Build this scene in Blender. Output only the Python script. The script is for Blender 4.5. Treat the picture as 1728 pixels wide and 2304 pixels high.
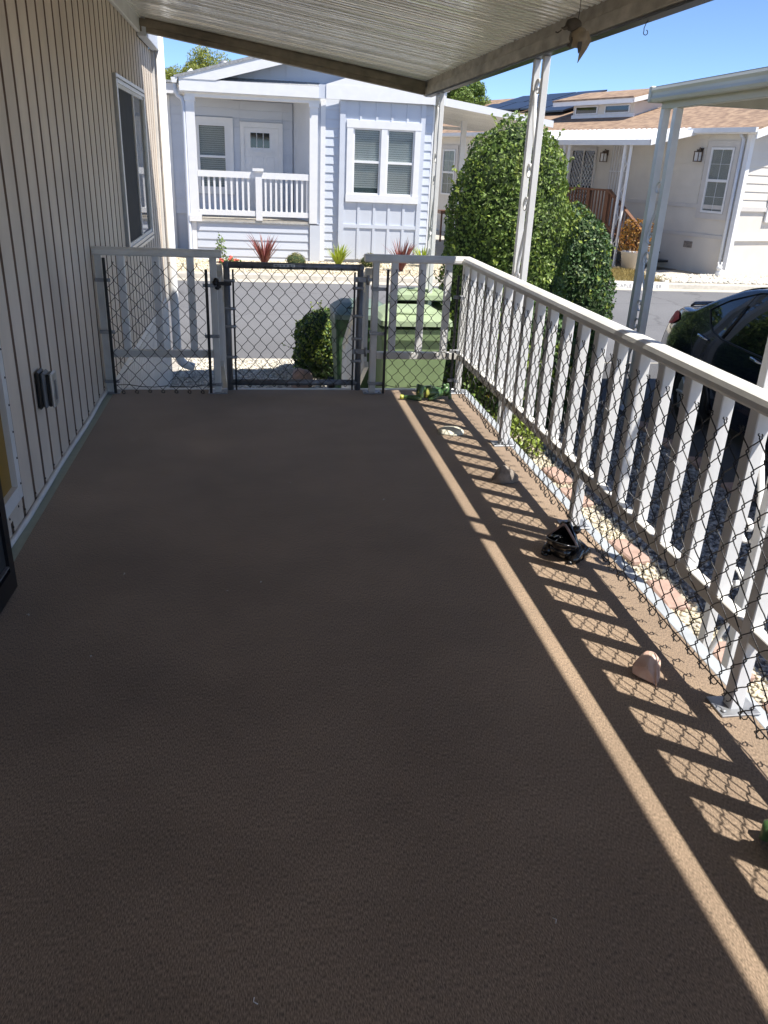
import bpy, math, random
import numpy as np
from mathutils import Vector, Matrix
random.seed(7); rng = np.random.default_rng(11)
for o in list(bpy.data.objects): bpy.data.objects.remove(o, do_unlink=True)
SC = bpy.context.scene
COL = SC.collection

# ------------------------------------------------------------------ camera
cam_d = bpy.data.cameras.new('camera'); cam = bpy.data.objects.new('camera', cam_d); COL.objects.link(cam)
cam_d.sensor_fit = 'VERTICAL'; cam_d.sensor_height = 36.0; cam_d.sensor_width = 27.0
cam_d.lens = 28.0623; cam_d.clip_start = 0.05; cam_d.clip_end = 2000
_R, _U, _F = ((0.987925, -0.149261, 0.041529), (0.021909, 0.399948, 0.916276), (0.153374, 0.904302, -0.398389))
cam.matrix_world = Matrix(((_R[0], _U[0], -_F[0], 0), (_R[1], _U[1], -_F[1], 0), (_R[2], _U[2], -_F[2], 1.4455), (0, 0, 0, 1)))
SC.camera = cam
SC.render.resolution_x = 768; SC.render.resolution_y = 1024

# ------------------------------------------------------------------ sky, sun, exposure
SUNV = Vector((0.41, -0.33, 1.0)).normalized()          # direction towards the sun
EL = math.asin(SUNV.z)
AZ = math.atan2(SUNV.x, SUNV.y)                          # clockwise from +Y
w = bpy.data.worlds.new('World'); SC.world = w; w.use_nodes = True
nt = w.node_tree; nt.nodes.clear()
out = nt.nodes.new('ShaderNodeOutputWorld'); bg = nt.nodes.new('ShaderNodeBackground'); sky = nt.nodes.new('ShaderNodeTexSky')
sky.sky_type = 'NISHITA'; sky.sun_disc = False; sky.sun_elevation = EL; sky.sun_rotation = AZ
sky.altitude = 3000; sky.air_density = 0.72; sky.dust_density = 0.0; sky.ozone_density = 5.0
bg.inputs['Strength'].default_value = 0.096
nt.links.new(sky.outputs[0], bg.inputs[0]); nt.links.new(bg.outputs[0], out.inputs[0])
sd = bpy.data.lights.new('sun', 'SUN'); sd.energy = 3.4; sd.angle = math.radians(0.55); sd.color = (1.0, 0.95, 0.87)
so = bpy.data.objects.new('sun', sd); COL.objects.link(so)
so.rotation_euler = SUNV.to_track_quat('Z', 'Y').to_euler(); so.location = (6, -4, 15)
SC.view_settings.view_transform = 'Standard'; SC.view_settings.look = 'None'
SC.view_settings.gamma = 1.0; SC.view_settings.exposure = 1.27; SC.view_settings.use_curve_mapping = False
SC.render.engine = 'CYCLES'
try:
    SC.cycles.max_bounces = 8; SC.cycles.diffuse_bounces = 6; SC.cycles.caustics_reflective = False; SC.cycles.caustics_refractive = False
    SC.cycles.sample_clamp_indirect = 6.0
except Exception: pass

# ------------------------------------------------------------------ helpers
def srgb(r, g, b):
    f = lambda c: (c/255/12.92) if c/255 <= .04045 else ((c/255+.055)/1.055)**2.4
    return (f(r), f(g), f(b))
MATS = {}
def mat(name, col, rough=.6, metal=0.0, var=.12, scale=6.0, bump=0.0, bscale=60.0, spec=.5, col2=None, island=0.0,
        stretch=None, trans=0.0, detail=4.0, coat=0.0, var2=0.0, scale2=1.0, sub=0.0):
    if name in MATS: return MATS[name]
    m = bpy.data.materials.new(name); m.use_nodes = True; n = m.node_tree.nodes; L = m.node_tree.links
    b = n['Principled BSDF']; b.inputs['Roughness'].default_value = rough; b.inputs['Metallic'].default_value = metal
    b.inputs['Specular IOR Level'].default_value = spec
    if coat: b.inputs['Coat Weight'].default_value = coat; b.inputs['Coat Roughness'].default_value = .04
    geo = n.new('ShaderNodeNewGeometry'); mp = n.new('ShaderNodeMapping'); L.new(geo.outputs['Position'], mp.inputs[0])
    if stretch: mp.inputs['Scale'].default_value = stretch
    nz = n.new('ShaderNodeTexNoise'); nz.inputs['Scale'].default_value = scale; nz.inputs['Detail'].default_value = detail; L.new(mp.outputs[0], nz.inputs[0])
    rp = n.new('ShaderNodeValToRGB'); rp.color_ramp.elements[0].position = .3; rp.color_ramp.elements[1].position = .7
    c2 = col2 if col2 else tuple(max(0, c*(1-var)) for c in col); c1 = col if col2 else tuple(min(1, c*(1+var*.6)) for c in col)
    rp.color_ramp.elements[0].color = (*c2, 1); rp.color_ramp.elements[1].color = (*c1, 1)
    L.new(nz.outputs[0], rp.inputs[0]); last = rp.outputs[0]
    def mul(fac_sock, lo, hi, last):
        mr = n.new('ShaderNodeMapRange'); mr.inputs[3].default_value = lo; mr.inputs[4].default_value = hi; L.new(fac_sock, mr.inputs[0])
        vm = n.new('ShaderNodeVectorMath'); vm.operation = 'SCALE'; L.new(last, vm.inputs[0]); L.new(mr.outputs[0], vm.inputs['Scale'])
        return vm.outputs[0]
    if island: last = mul(geo.outputs['Random Per Island'], 1-island, 1+island, last)
    if var2:
        n2 = n.new('ShaderNodeTexNoise'); n2.inputs['Scale'].default_value = scale2; n2.inputs['Detail'].default_value = 3; L.new(geo.outputs['Position'], n2.inputs[0])
        mr = n.new('ShaderNodeMapRange'); mr.inputs[1].default_value = .3; mr.inputs[2].default_value = .7; mr.inputs[3].default_value = 1-var2; mr.inputs[4].default_value = 1+var2*.5
        L.new(n2.outputs[0], mr.inputs[0]); vm = n.new('ShaderNodeVectorMath'); vm.operation = 'SCALE'; L.new(last, vm.inputs[0]); L.new(mr.outputs[0], vm.inputs['Scale']); last = vm.outputs[0]
    L.new(last, b.inputs['Base Color'])
    if bump:
        nb = n.new('ShaderNodeTexNoise'); nb.inputs['Scale'].default_value = bscale; nb.inputs['Detail'].default_value = 3; L.new(mp.outputs[0], nb.inputs[0])
        bp = n.new('ShaderNodeBump'); bp.inputs['Strength'].default_value = bump; bp.inputs['Distance'].default_value = .01
        L.new(nb.outputs[0], bp.inputs['Height']); L.new(bp.outputs[0], b.inputs['Normal'])
    if trans:                                           # leaf: part of the light passes through
        tr = n.new('ShaderNodeBsdfTranslucent'); mx = n.new('ShaderNodeMixShader'); mx.inputs[0].default_value = trans
        L.new(last, tr.inputs[0]); L.new(b.outputs[0], mx.inputs[1]); L.new(tr.outputs[0], mx.inputs[2])
        L.new(mx.outputs[0], n['Material Output'].inputs[0])
    MATS[name] = m; return m
def glass_mat(name, col, rough=.03, alpha=.35, ior=1.45):
    """window pane: reflective, tinted, partly see-through"""
    if name in MATS: return MATS[name]
    m = bpy.data.materials.new(name); m.use_nodes = True; n = m.node_tree.nodes; L = m.node_tree.links
    b = n['Principled BSDF']; b.inputs['Base Color'].default_value = (*col, 1); b.inputs['Roughness'].default_value = rough
    b.inputs['Specular IOR Level'].default_value = .8; b.inputs['Alpha'].default_value = alpha
    MATS[name] = m; return m

def org(o):
    v = Vector((0, 0, 0))
    while o: v += o.location; o = o.parent
    return v
def tag(o, label=None, cat=None, group=None, kind=None):
    if label: o['label'] = label
    if cat: o['category'] = cat
    if group: o['group'] = group
    if kind: o['kind'] = kind
    return o
def thing(name, label, cat, loc=(0, 0, 0), group=None, kind=None):
    o = bpy.data.objects.new(name, None); COL.objects.link(o); o.location = loc; o.empty_display_size = .1
    return tag(o, label, cat, group, kind)
def link(name, me, parent=None, loc=(0, 0, 0)):
    o = bpy.data.objects.new(name, me); COL.objects.link(o); o.parent = parent
    o.location = Vector(loc) - (org(parent) if parent else Vector((0, 0, 0)))
    return o
class MB:
    def __init__(s, T=None): s.v = []; s.f = []; s.T = T; s.sm = []
    def add(s, vs, fs, smooth=False):
        b = len(s.v)
        for p in vs:
            p = Vector(p)
            if s.T: p = s.T @ p
            s.v.append(tuple(p))
        for f in fs: s.f.append(tuple(i+b for i in f)); s.sm.append(smooth)
        return s
    def box(s, x0, x1, y0, y1, z0, z1, ch=0.0):
        if x0 > x1: x0, x1 = x1, x0
        if y0 > y1: y0, y1 = y1, y0
        if z0 > z1: z0, z1 = z1, z0
        if ch <= 0:
            s.add([(x0,y0,z0),(x1,y0,z0),(x1,y1,z0),(x0,y1,z0),(x0,y0,z1),(x1,y0,z1),(x1,y1,z1),(x0,y1,z1)],
                  [(0,3,2,1),(4,5,6,7),(0,1,5,4),(1,2,6,5),(2,3,7,6),(3,0,4,7)])
        else:
            c = min(ch, (x1-x0)*.45, (y1-y0)*.45, (z1-z0)*.45)
            V = []; idx = {}
            for ix, (X, sx) in enumerate(((x0, 1), (x1, -1))):
                for iy, (Y, sy) in enumerate(((y0, 1), (y1, -1))):
                    for iz, (Z, sz) in enumerate(((z0, 1), (z1, -1))):
                        for k in range(3):
                            idx[ix, iy, iz, k] = len(V)
                            V.append((X+(0 if k == 0 else sx*c), Y+(0 if k == 1 else sy*c), Z+(0 if k == 2 else sz*c)))
            F = []
            for a in (0, 1):
                F.append([idx[a,0,0,0], idx[a,1,0,0], idx[a,1,1,0], idx[a,0,1,0]][::(-1 if a == 0 else 1)])
                F.append([idx[0,a,0,1], idx[1,a,0,1], idx[1,a,1,1], idx[0,a,1,1]][::(1 if a == 0 else -1)])
                F.append([idx[0,0,a,2], idx[1,0,a,2], idx[1,1,a,2], idx[0,1,a,2]][::(-1 if a == 0 else 1)])
            for a in (0, 1):
                for b in (0, 1):
                    p = 1 if a == b else -1
                    F.append([idx[a,b,0,0], idx[a,b,1,0], idx[a,b,1,1], idx[a,b,0,1]][::p])
                    F.append([idx[a,0,b,2], idx[a,1,b,2], idx[a,1,b,0], idx[a,0,b,0]][::p])
                    F.append([idx[0,a,b,1], idx[1,a,b,1], idx[1,a,b,2], idx[0,a,b,2]][::p])
                    for d in (0, 1):
                        q = p if d == 0 else -p
                        F.append([idx[a,b,d,0], idx[a,b,d,2], idx[a,b,d,1]][::q])
            s.add(V, F)
        return s
    def prism(s, poly, d0, d1, axis='y', smooth=False):
        """poly in the two remaining axes, extruded along axis from d0 to d1"""
        def P(a, b, d): return {'x': (d, a, b), 'y': (a, d, b), 'z': (a, b, d)}[axis]
        n = len(poly); V = [P(a, b, d0) for a, b in poly]+[P(a, b, d1) for a, b in poly]
        F = [tuple(range(n)), tuple(range(2*n-1, n-1, -1))]+[(i, i+n, (i+1) % n+n, (i+1) % n) for i in range(n)]
        return s.add(V, F, smooth)
    def beam(s, a, b, w, h, up=(0, 0, 1), ch=0):
        """box bar from a to b, w wide, h high"""
        a, b = Vector(a), Vector(b); d = (b-a); l = d.length; d.normalize(); sd_ = d.cross(Vector(up)).normalized(); u = sd_.cross(d)
        V = []
        for t in (0, l):
            for sx, sz in ((-1, -1), (1, -1), (1, 1), (-1, 1)): V.append(a+d*t+sd_*(sx*w/2)+u*(sz*h/2))
        return s.add(V, [(3,2,1,0),(4,5,6,7),(0,1,5,4),(1,2,6,5),(2,3,7,6),(3,0,4,7)])
    def tube(s, pts, r, n=8, cap=True, smooth=True, closed=False):
        pts = [Vector(p) for p in pts]; N = len(pts); rs = r if isinstance(r, (list, tuple)) else [r]*N
        prev = None; V = []
        for i, p in enumerate(pts):
            if closed: d = pts[(i+1) % N]-pts[i-1]
            else: d = pts[min(i+1, N-1)]-pts[max(i-1, 0)]
            if d.length < 1e-9: d = Vector((0, 0, 1))
            d.normalize()
            if prev is None:
                a = Vector((0, 0, 1)) if abs(d.z) < .9 else Vector((1, 0, 0)); u = d.cross(a).normalized()
            else: u = (prev-d*prev.dot(d)); u = u.normalized() if u.length > 1e-6 else prev
            prev = u; v2 = d.cross(u)
            for k in range(n):
                a = 2*math.pi*k/n; V.append(p+(u*math.cos(a)+v2*math.sin(a))*rs[i])
        F = []
        for i in range(N if closed else N-1):
            j = (i+1) % N
            for k in range(n): F.append((i*n+k, i*n+(k+1) % n, j*n+(k+1) % n, j*n+k))
        if cap and not closed: F += [tuple(range(n-1, -1, -1)), tuple(range((N-1)*n, N*n))]
        return s.add(V, F, smooth)
    def lathe(s, prof, c=(0, 0, 0), n=16, smooth=True):
        V = []; F = []
        for r, z in prof:
            for k in range(n): a = 2*math.pi*k/n; V.append((c[0]+r*math.cos(a), c[1]+r*math.sin(a), c[2]+z))
        for i in range(len(prof)-1):
            for k in range(n): F.append((i*n+k, i*n+(k+1) % n, (i+1)*n+(k+1) % n, (i+1)*n+k))
        F += [tuple(range(n-1, -1, -1)), tuple(range((len(prof)-1)*n, len(prof)*n))]
        return s.add(V, F, smooth)
    def blob(s, c, r, nz=.15, seed=0, n=10, m=14, smooth=True, flat=None, freq=2.2):
        """noise-shaped closed lump"""
        from mathutils import noise
        V = []; F = []
        V.append((0, 0, -1)); 
        for i in range(1, n):
            th = math.pi*i/n-math.pi/2
            for k in range(m): a = 2*math.pi*k/m; V.append((math.cos(th)*math.cos(a), math.cos(th)*math.sin(a), math.sin(th)))
        V.append((0, 0, 1)); VV = []
        for p in V:
            p = Vector(p); q = 1+nz*noise.noise(p*freq+Vector((seed*3.1, seed*1.7, seed*.9)))*2
            p = Vector((p.x*r[0]*q, p.y*r[1]*q, p.z*r[2]*q))
            if flat is not None and p.z < flat: p.z = flat
            VV.append(Vector(c)+p)
        for k in range(m): F.append((0, 1+(k+1) % m, 1+k))
        for i in range(n-2):
            for k in range(m): a = 1+i*m; F.append((a+k, a+(k+1) % m, a+m+(k+1) % m, a+m+k))
        b = 1+(n-2)*m
        for k in range(m): F.append((b+k, b+(k+1) % m, len(V)-1))
        return s.add(VV, F, smooth)
    def mesh(s, name, m, off=Vector((0, 0, 0))):
        me = bpy.data.meshes.new(name); me.from_pydata([tuple(Vector(p)-off) for p in s.v], [], s.f)
        me.polygons.foreach_set('use_smooth', s.sm)
        if isinstance(m, str): m = MATS[m]
        me.materials.append(m); me.validate(); me.update(); return me
    def build(s, name, m, parent=None, at=None):
        base = Vector(at) if at is not None else (org(parent) if parent else Vector((0, 0, 0)))
        return link(name, s.mesh(name, m, base), parent, base)
def one(mb, name, m, label, cat, loc, group=None, kind=None):
    return tag(mb.build(name, m, None, loc), label, cat, group, kind)
def structure(mb, name, m): return tag(mb.build(name, m), kind='structure')

# quick numpy mesh from vertex / quad arrays
def np_mesh(name, V, F, m, parent=None, at=None, smooth=False):
    base = Vector(at) if at is not None else (org(parent) if parent else Vector((0, 0, 0)))
    me = bpy.data.meshes.new(name); V = np.asarray(V, dtype=np.float32)-np.array(base, dtype=np.float32); k = F.shape[1]
    me.vertices.add(len(V)); me.vertices.foreach_set('co', V.ravel())
    me.loops.add(F.size); me.loops.foreach_set('vertex_index', F.ravel().astype(np.int32))
    me.polygons.add(len(F)); me.polygons.foreach_set('loop_start', np.arange(0, F.size, k, dtype=np.int32))
    me.polygons.foreach_set('use_smooth', np.full(len(F), smooth))
    me.materials.append(MATS[m] if isinstance(m, str) else m); me.update(calc_edges=True); me.validate()
    return link(name, me, parent, base)
def leaves(P, N, size, aspect=.55, jit=.7, fold=.25):
    """leaf cards: two faces each, folded on the midrib. P points, N outward normals"""
    n = len(P); N = N+rng.normal(0, jit, (n, 3)); N /= np.linalg.norm(N, axis=1)[:, None]+1e-9
    t = rng.normal(0, 1, (n, 3)); t -= N*(t*N).sum(1)[:, None]; t /= np.linalg.norm(t, axis=1)[:, None]+1e-9
    b = np.cross(N, t); s = size*(0.65+.7*rng.random(n))[:, None]; wv = b*s*aspect*.5
    a = P-t*s*.5; c = P+t*s*.5; m = P-t*s*.06
    l = m+wv+N*s*fold*.35; r = m-wv+N*s*fold*.35
    V = np.stack([a, l, c, r], 1).reshape(-1, 3)
    i = np.arange(n)*4; F = np.concatenate([np.stack([i, i+1, i+2], 1), np.stack([i, i+2, i+3], 1)])
    return V, F
# ------------------------------------------------------------------ materials
def carpet_mat():
    m = mat('carpet', (.318, .232, .160), rough=.95, var=.62, scale=480, spec=.12, detail=2, var2=.18, scale2=1.6, stretch=(1, .22, 1))
    n = m.node_tree.nodes; L = m.node_tree.links; b = n['Principled BSDF']
    geo = n.new('ShaderNodeNewGeometry'); mp = n.new('ShaderNodeMapping'); L.new(geo.outputs['Position'], mp.inputs[0]); mp.inputs['Scale'].default_value = (1, .12, 1)
    wv = n.new('ShaderNodeTexNoise'); wv.inputs['Scale'].default_value = 420; wv.inputs['Detail'].default_value = 2; L.new(mp.outputs[0], wv.inputs[0])
    n2 = n.new('ShaderNodeTexNoise'); n2.inputs['Scale'].default_value = 600; L.new(geo.outputs['Position'], n2.inputs[0])
    ad = n.new('ShaderNodeMath'); ad.operation = 'ADD'; L.new(wv.outputs[0], ad.inputs[0]); L.new(n2.outputs[0], ad.inputs[1])
    bp = n.new('ShaderNodeBump'); bp.inputs['Strength'].default_value = .2; bp.inputs['Distance'].default_value = .0015
    L.new(ad.outputs[0], bp.inputs['Height']); L.new(bp.outputs[0], b.inputs['Normal'])
    b.inputs['Sheen Weight'].default_value = .32; b.inputs['Sheen Tint'].default_value = (1, .90, .80, 1); b.inputs['Sheen Roughness'].default_value = .45; b.inputs['Specular IOR Level'].default_value = .3; b.inputs['Roughness'].default_value = .8
    # dirt: faint darker traffic marks and pale lint specks
    vo = n.new('ShaderNodeTexVoronoi'); vo.inputs['Scale'].default_value = 5.5; L.new(geo.outputs['Position'], vo.inputs[0])
    cr = n.new('ShaderNodeMapRange'); cr.inputs[1].default_value = .006; cr.inputs[2].default_value = .013; cr.inputs[3].default_value = 1; cr.inputs[4].default_value = 0
    L.new(vo.outputs['Distance'], cr.inputs[0])
    mx = n.new('ShaderNodeMix'); mx.data_type = 'RGBA'; L.new(cr.outputs[0], mx.inputs['Factor'])
    old = b.inputs['Base Color'].links[0].from_socket; L.new(old, mx.inputs['A']); mx.inputs['B'].default_value = (.45, .42, .36, 1)
    sx = n.new('ShaderNodeTexNoise'); sx.inputs['Scale'].default_value = 1.1; sx.inputs['Detail'].default_value = 9; sx.inputs['Roughness'].default_value = .68; L.new(geo.outputs['Position'], sx.inputs[0])
    mr = n.new('ShaderNodeMapRange'); mr.inputs[1].default_value = .40; mr.inputs[2].default_value = .64; mr.inputs[3].default_value = .87; mr.inputs[4].default_value = 1.10; L.new(sx.outputs[0], mr.inputs[0])
    vm = n.new('ShaderNodeVectorMath'); vm.operation = 'SCALE'; L.new(mx.outputs['Result'], vm.inputs[0]); L.new(mr.outputs[0], vm.inputs['Scale'])
    L.new(vm.outputs[0], b.inputs['Base Color'])
carpet_mat()
mat('edge_paint', (.40, .43, .46), rough=.5, var=.12, scale=10, bump=.05, bscale=70)
mat('white_paint', (.80, .80, .795), rough=.42, var=.06, scale=9, bump=.05, bscale=70, var2=.08, scale2=3)
mat('rail_paint', (.76, .75, .715), rough=.38, var=.08, scale=14, bump=.05, bscale=90, var2=.10, scale2=4)
mat('picket_paint', (.85, .85, .85), rough=.45, var=.08, scale=10, bump=.06, bscale=60, stretch=(1, 1, .2))
mat('dark_beam', (.30, .25, .19), rough=.65, var=.35, scale=8, col2=(.17, .145, .11), bump=.1, bscale=40, var2=.25, scale2=2.3)
mat('dirty_beam', (.52, .47, .39), rough=.6, var=.35, scale=7, col2=(.30, .26, .20), bump=.1, bscale=40, stretch=(1, 1, 2.2), var2=.25, scale2=2.3)
mat('roof_panel', (.88, .87, .83), rough=.20, var=.08, scale=4, spec=.8, coat=.35, var2=.10, scale2=1.2, stretch=(.3, 2, 1))
mat('tan_siding', (.82, .715, .60), rough=.7, var=.10, scale=7, bump=.12, bscale=50, stretch=(1, 1, .10), var2=.16, scale2=1.7, col2=(.71, .615, .515))
mat('groove_side', (.235, .158, .112), rough=.85, var=.25, scale=14, stretch=(1, 1, .2))
mat('groove_brown', (.09, .06, .043), rough=.9, var=.2, scale=20)
mat('green_strip', (.38, .42, .35), rough=.7, var=.1, scale=20)
mat('black_wire', (.014, .014, .015), rough=.42, var=.3, scale=40, spec=.6)
mat('black_paint', (.012, .012, .014), rough=.35, var=.2, scale=20)
mat('galvanised', (.36, .37, .39), rough=.45, metal=.55, var=.25, scale=18)
mat('grey_tube', (.22, .23, .25), rough=.5, metal=.4, var=.3, scale=12, stretch=(3, 3, .6))
mat('aluminium', (.62, .62, .61), rough=.35, metal=.6, var=.12, scale=15)
mat('screen_dark', (.035, .037, .04), rough=.8, var=.2, scale=8)
mat('amber', (.30, .17, .015), rough=.35, var=.15, scale=3)
mat('asphalt', (.158, .158, .165), rough=.85, var=.14, scale=60, bump=.35, bscale=220, var2=.13, scale2=.5)
mat('drive', (.10, .10, .105), rough=.85, var=.2, scale=50, bump=.3, bscale=160, var2=.2, scale2=.7)
mat('concrete', (.50, .46, .39), rough=.85, var=.15, scale=14, bump=.2, bscale=120, var2=.1, scale2=1.2)
mat('white_kerb', (.75, .74, .71), rough=.7, var=.1, scale=20, bump=.2, bscale=90)
mat('kerb_letters', (.36, .35, .34), rough=.8, var=.3, scale=40)
mat('yellow_gravel', (.60, .50, .34), rough=.9, var=.35, scale=28, col2=(.42, .34, .23), bump=.9, bscale=45)
mat('near_gravel', (.52, .48, .42), rough=.9, var=.4, scale=30, col2=(.27, .25, .22), bump=.9, bscale=50)
mat('pebble_cream', (.66, .59, .44), rough=.75, var=.15, scale=30, island=.22)
mat('pebble_grey', (.34, .34, .345), rough=.8, var=.3, scale=40, island=.5)
mat('pebble_white', (.62, .58, .50), rough=.8, var=.2, scale=30, island=.4)
mat('far_soil', (.34, .28, .19), rough=.95, var=.3, scale=9, bump=.5, bscale=60)
mat('terracotta', (.44, .30, .245), rough=.8, var=.2, scale=14, bump=.3, bscale=70)
mat('clap_blue', (.60, .635, .70), rough=.55, var=.05, scale=3, bump=.06, bscale=90, stretch=(.15, 1, 1))
mat('trim_white', (.80, .80, .80), rough=.5, var=.04, scale=6, bump=.05, bscale=60)
mat('cream_wall', (.70, .655, .58), rough=.65, var=.05, scale=3, bump=.05, bscale=60)
mat('cream_trim', (.62, .59, .55), rough=.6, var=.06, scale=4)
mat('blind', (.74, .80, .78), rough=.6, var=.05, scale=5)
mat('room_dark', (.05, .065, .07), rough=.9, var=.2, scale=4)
mat('roof_grey', (.33, .34, .35), rough=.9, var=.35, scale=22, bump=.5, bscale=40)
mat('solar', (.018, .021, .032), rough=.3, var=.1, scale=2, spec=.7)
mat('brown_wood', (.17, .075, .038), rough=.55, var=.3, scale=9, stretch=(2, 2, .4), bump=.1, bscale=50)
mat('bin_green', (.21, .29, .14), rough=.5, var=.10, scale=8, bump=.05, bscale=90)
mat('bin_lid', (.33, .41, .25), rough=.45, var=.12, scale=6)
mat('bin_lid_sky', (.15, .21, .18), rough=.45, var=.1, scale=6)  # green lid with the sky's reflection mixed into its colour
mat('bin_dark', (.05, .115, .05), rough=.5, var=.1, scale=8)
mat('leaf_bush', (.19, .275, .06), rough=.55, var=.3, scale=5, island=.45, trans=.22, col2=(.12, .19, .04))
mat('leaf_dark', (.07, .135, .04), rough=.52, var=.3, scale=5, island=.45, trans=.15)
mat('leaf_young_lit', (.27, .35, .06), rough=.45, var=.25, scale=6, island=.35, trans=.3)  # young leaves; on the round bush also its painted sunlit top
mat('leaf_tree', (.30, .33, .06), rough=.5, var=.3, scale=2, island=.45, trans=.3)
mat('leaf_conifer', (.17, .25, .05), rough=.55, var=.3, scale=2, island=.5, trans=.2)
mat('leaf_core_shade', (.035, .06, .018), rough=.9, var=.3, scale=8)  # dark tone stands in for shade inside the foliage
mat('leaf_red', (.20, .055, .05), rough=.4, var=.3, scale=10, island=.35, trans=.2)
mat('leaf_lime', (.34, .42, .04), rough=.4, var=.25, scale=10, island=.3, trans=.3)
mat('leaf_olive', (.26, .24, .09), rough=.7, var=.3, scale=10, island=.35, trans=.2)
mat('leaf_orange', (.44, .17, .025), rough=.5, var=.4, scale=8, island=.4, trans=.25, col2=(.22, .16, .03))
mat('petal_red', (.62, .10, .07), rough=.6, var=.3, scale=20, island=.3)
mat('petal_yellow', (.75, .55, .03), rough=.6, var=.2, scale=20)
mat('bark', (.12, .085, .06), rough=.9, var=.4, scale=12, bump=.5, bscale=30)
mat('car_paint', (.006, .009, .022), rough=.16, var=.05, scale=3, spec=.6, coat=1.0)
mat('car_glass', (.006, .007, .009), rough=.04, var=.0, spec=.7, coat=.6)
mat('car_trim', (.02, .02, .022), rough=.35, var=.1, scale=6)
mat('chrome', (.62, .62, .64), rough=.12, metal=1.0, var=.02)
mat('tyre', (.018, .018, .018), rough=.85, var=.2, scale=20)
mat('tail_red', (.85, .03, .04), rough=.5, var=.2, scale=16, spec=.2)
mat('tail_clear', (.9, .25, .18), rough=.5, var=.2, scale=16, spec=.2)
glass_mat('house_glass', (.05, .085, .09), .04, .24)
glass_mat('near_glass', (.06, .07, .08), .015, .90)
def add_cracks(name, scale, depth):
    m = MATS[name]; n = m.node_tree.nodes; L = m.node_tree.links; b = n['Principled BSDF']; geo = n.new('ShaderNodeNewGeometry')
    nz = n.new('ShaderNodeTexNoise'); nz.inputs['Scale'].default_value = 1.4; nz.inputs['Detail'].default_value = 6; L.new(geo.outputs['Position'], nz.inputs[0])
    ad = n.new('ShaderNodeVectorMath'); ad.operation = 'MULTIPLY_ADD'; L.new(nz.outputs['Color'], ad.inputs[0]); ad.inputs[1].default_value = (1.2, 1.2, 0); L.new(geo.outputs['Position'], ad.inputs[2])
    vo = n.new('ShaderNodeTexVoronoi'); vo.feature = 'DISTANCE_TO_EDGE'; vo.inputs['Scale'].default_value = scale; L.new(ad.outputs[0], vo.inputs[0])
    mr = n.new('ShaderNodeMapRange'); mr.inputs[1].default_value = 0; mr.inputs[2].default_value = .012; mr.inputs[3].default_value = depth; mr.inputs[4].default_value = 1; L.new(vo.outputs['Distance'], mr.inputs[0])
    old = b.inputs['Base Color'].links[0].from_socket; vm = n.new('ShaderNodeVectorMath'); vm.operation = 'SCALE'; L.new(old, vm.inputs[0]); L.new(mr.outputs[0], vm.inputs['Scale']); L.new(vm.outputs[0], b.inputs['Base Color'])
add_cracks('asphalt', .33, .72)
# grey-brown shingles: rows of tabs
def shingle_mat(name, c1, c2):
    m = bpy.data.materials.new(name); m.use_nodes = True; n = m.node_tree.nodes; L = m.node_tree.links; b = n['Principled BSDF']; b.inputs['Roughness'].default_value = .92
    geo = n.new('ShaderNodeNewGeometry'); mp = n.new('ShaderNodeMapping'); mp.inputs['Rotation'].default_value = (0, 0, math.radians(-20)); L.new(geo.outputs['Position'], mp.inputs[0])
    mp.inputs['Scale'].default_value = (1, .8, 1); nz = n.new('ShaderNodeTexNoise'); nz.inputs['Scale'].default_value = 6; nz.inputs['Detail'].default_value = 4; L.new(mp.outputs[0], nz.inputs[0])
    rp = n.new('ShaderNodeValToRGB'); rp.color_ramp.elements[0].color = (*c2, 1); rp.color_ramp.elements[1].color = (*c1, 1); rp.color_ramp.elements[0].position = .36; rp.color_ramp.elements[1].position = .64
    L.new(nz.outputs[0], rp.inputs[0]); L.new(rp.outputs[0], b.inputs['Base Color'])
    bp = n.new('ShaderNodeBump'); bp.inputs['Strength'].default_value = .7; bp.inputs['Distance'].default_value = .03; L.new(nz.outputs[0], bp.inputs['Height']); L.new(bp.outputs[0], b.inputs['Normal'])
    MATS[name] = m
shingle_mat('shingle_tan', (.37, .255, .17), (.22, .145, .10))

# ------------------------------------------------------------------ setting
XW, XR, YG, ZN, ZF = -.983, 1.387, 5.34, -.95, -.72
mb = MB(); mb.box(-400, 400, -300, 900, -1.6, -1.15); structure(mb, 'ground', 'far_soil')
mb = MB(); mb.box(-14, 2.62, -8, 10.42, -1.15, ZN); structure(mb, 'gravel_yard', 'near_gravel')
mb = MB(); mb.box(2.626, 12, -8, 10.42, -1.15, ZN-.006); structure(mb, 'driveway', 'drive')
mb = MB(); mb.add([(-120, 10.52, -1.00), (120, 10.52, -1.00), (120, 16.95, -.846), (-120, 16.95, -.846)], [(0, 1, 2, 3)]); structure(mb, 'street', 'asphalt')
mb = MB()
mb.prism([(10.42, -1.14), (10.58, -1.06), (10.58, -.985), (10.50, ZN+.006), (10.42, ZN+.006)], -14, 2.9, 'x'); structure(mb, 'near_kerb', 'concrete')
mb = MB(); mb.prism([(10.42, -1.14), (10.62, -1.06), (10.62, -.99), (10.42, ZN-.002)], 2.904, 60, 'x'); structure(mb, 'driveway_apron', 'concrete')
KP = [(17.36, -1.0), (17.36, ZF+.01), (17.28, ZF+.01), (17.225, ZF-.025), (17.20, -.825), (17.20, -1.0)]
kerb = structure(MB().prism(KP[::-1], -60, 60, 'x').prism([(16.93, -1.0), (16.93, -.842), (17.199, -.826), (17.199, -1.0)][::-1], -60, 60, 'x'), 'far_kerb', 'concrete')
mb = MB(); mb.box(-60, 60, 17.36, 60, -1.1, ZF); structure(mb, 'far_yard', 'yellow_gravel')
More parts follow.
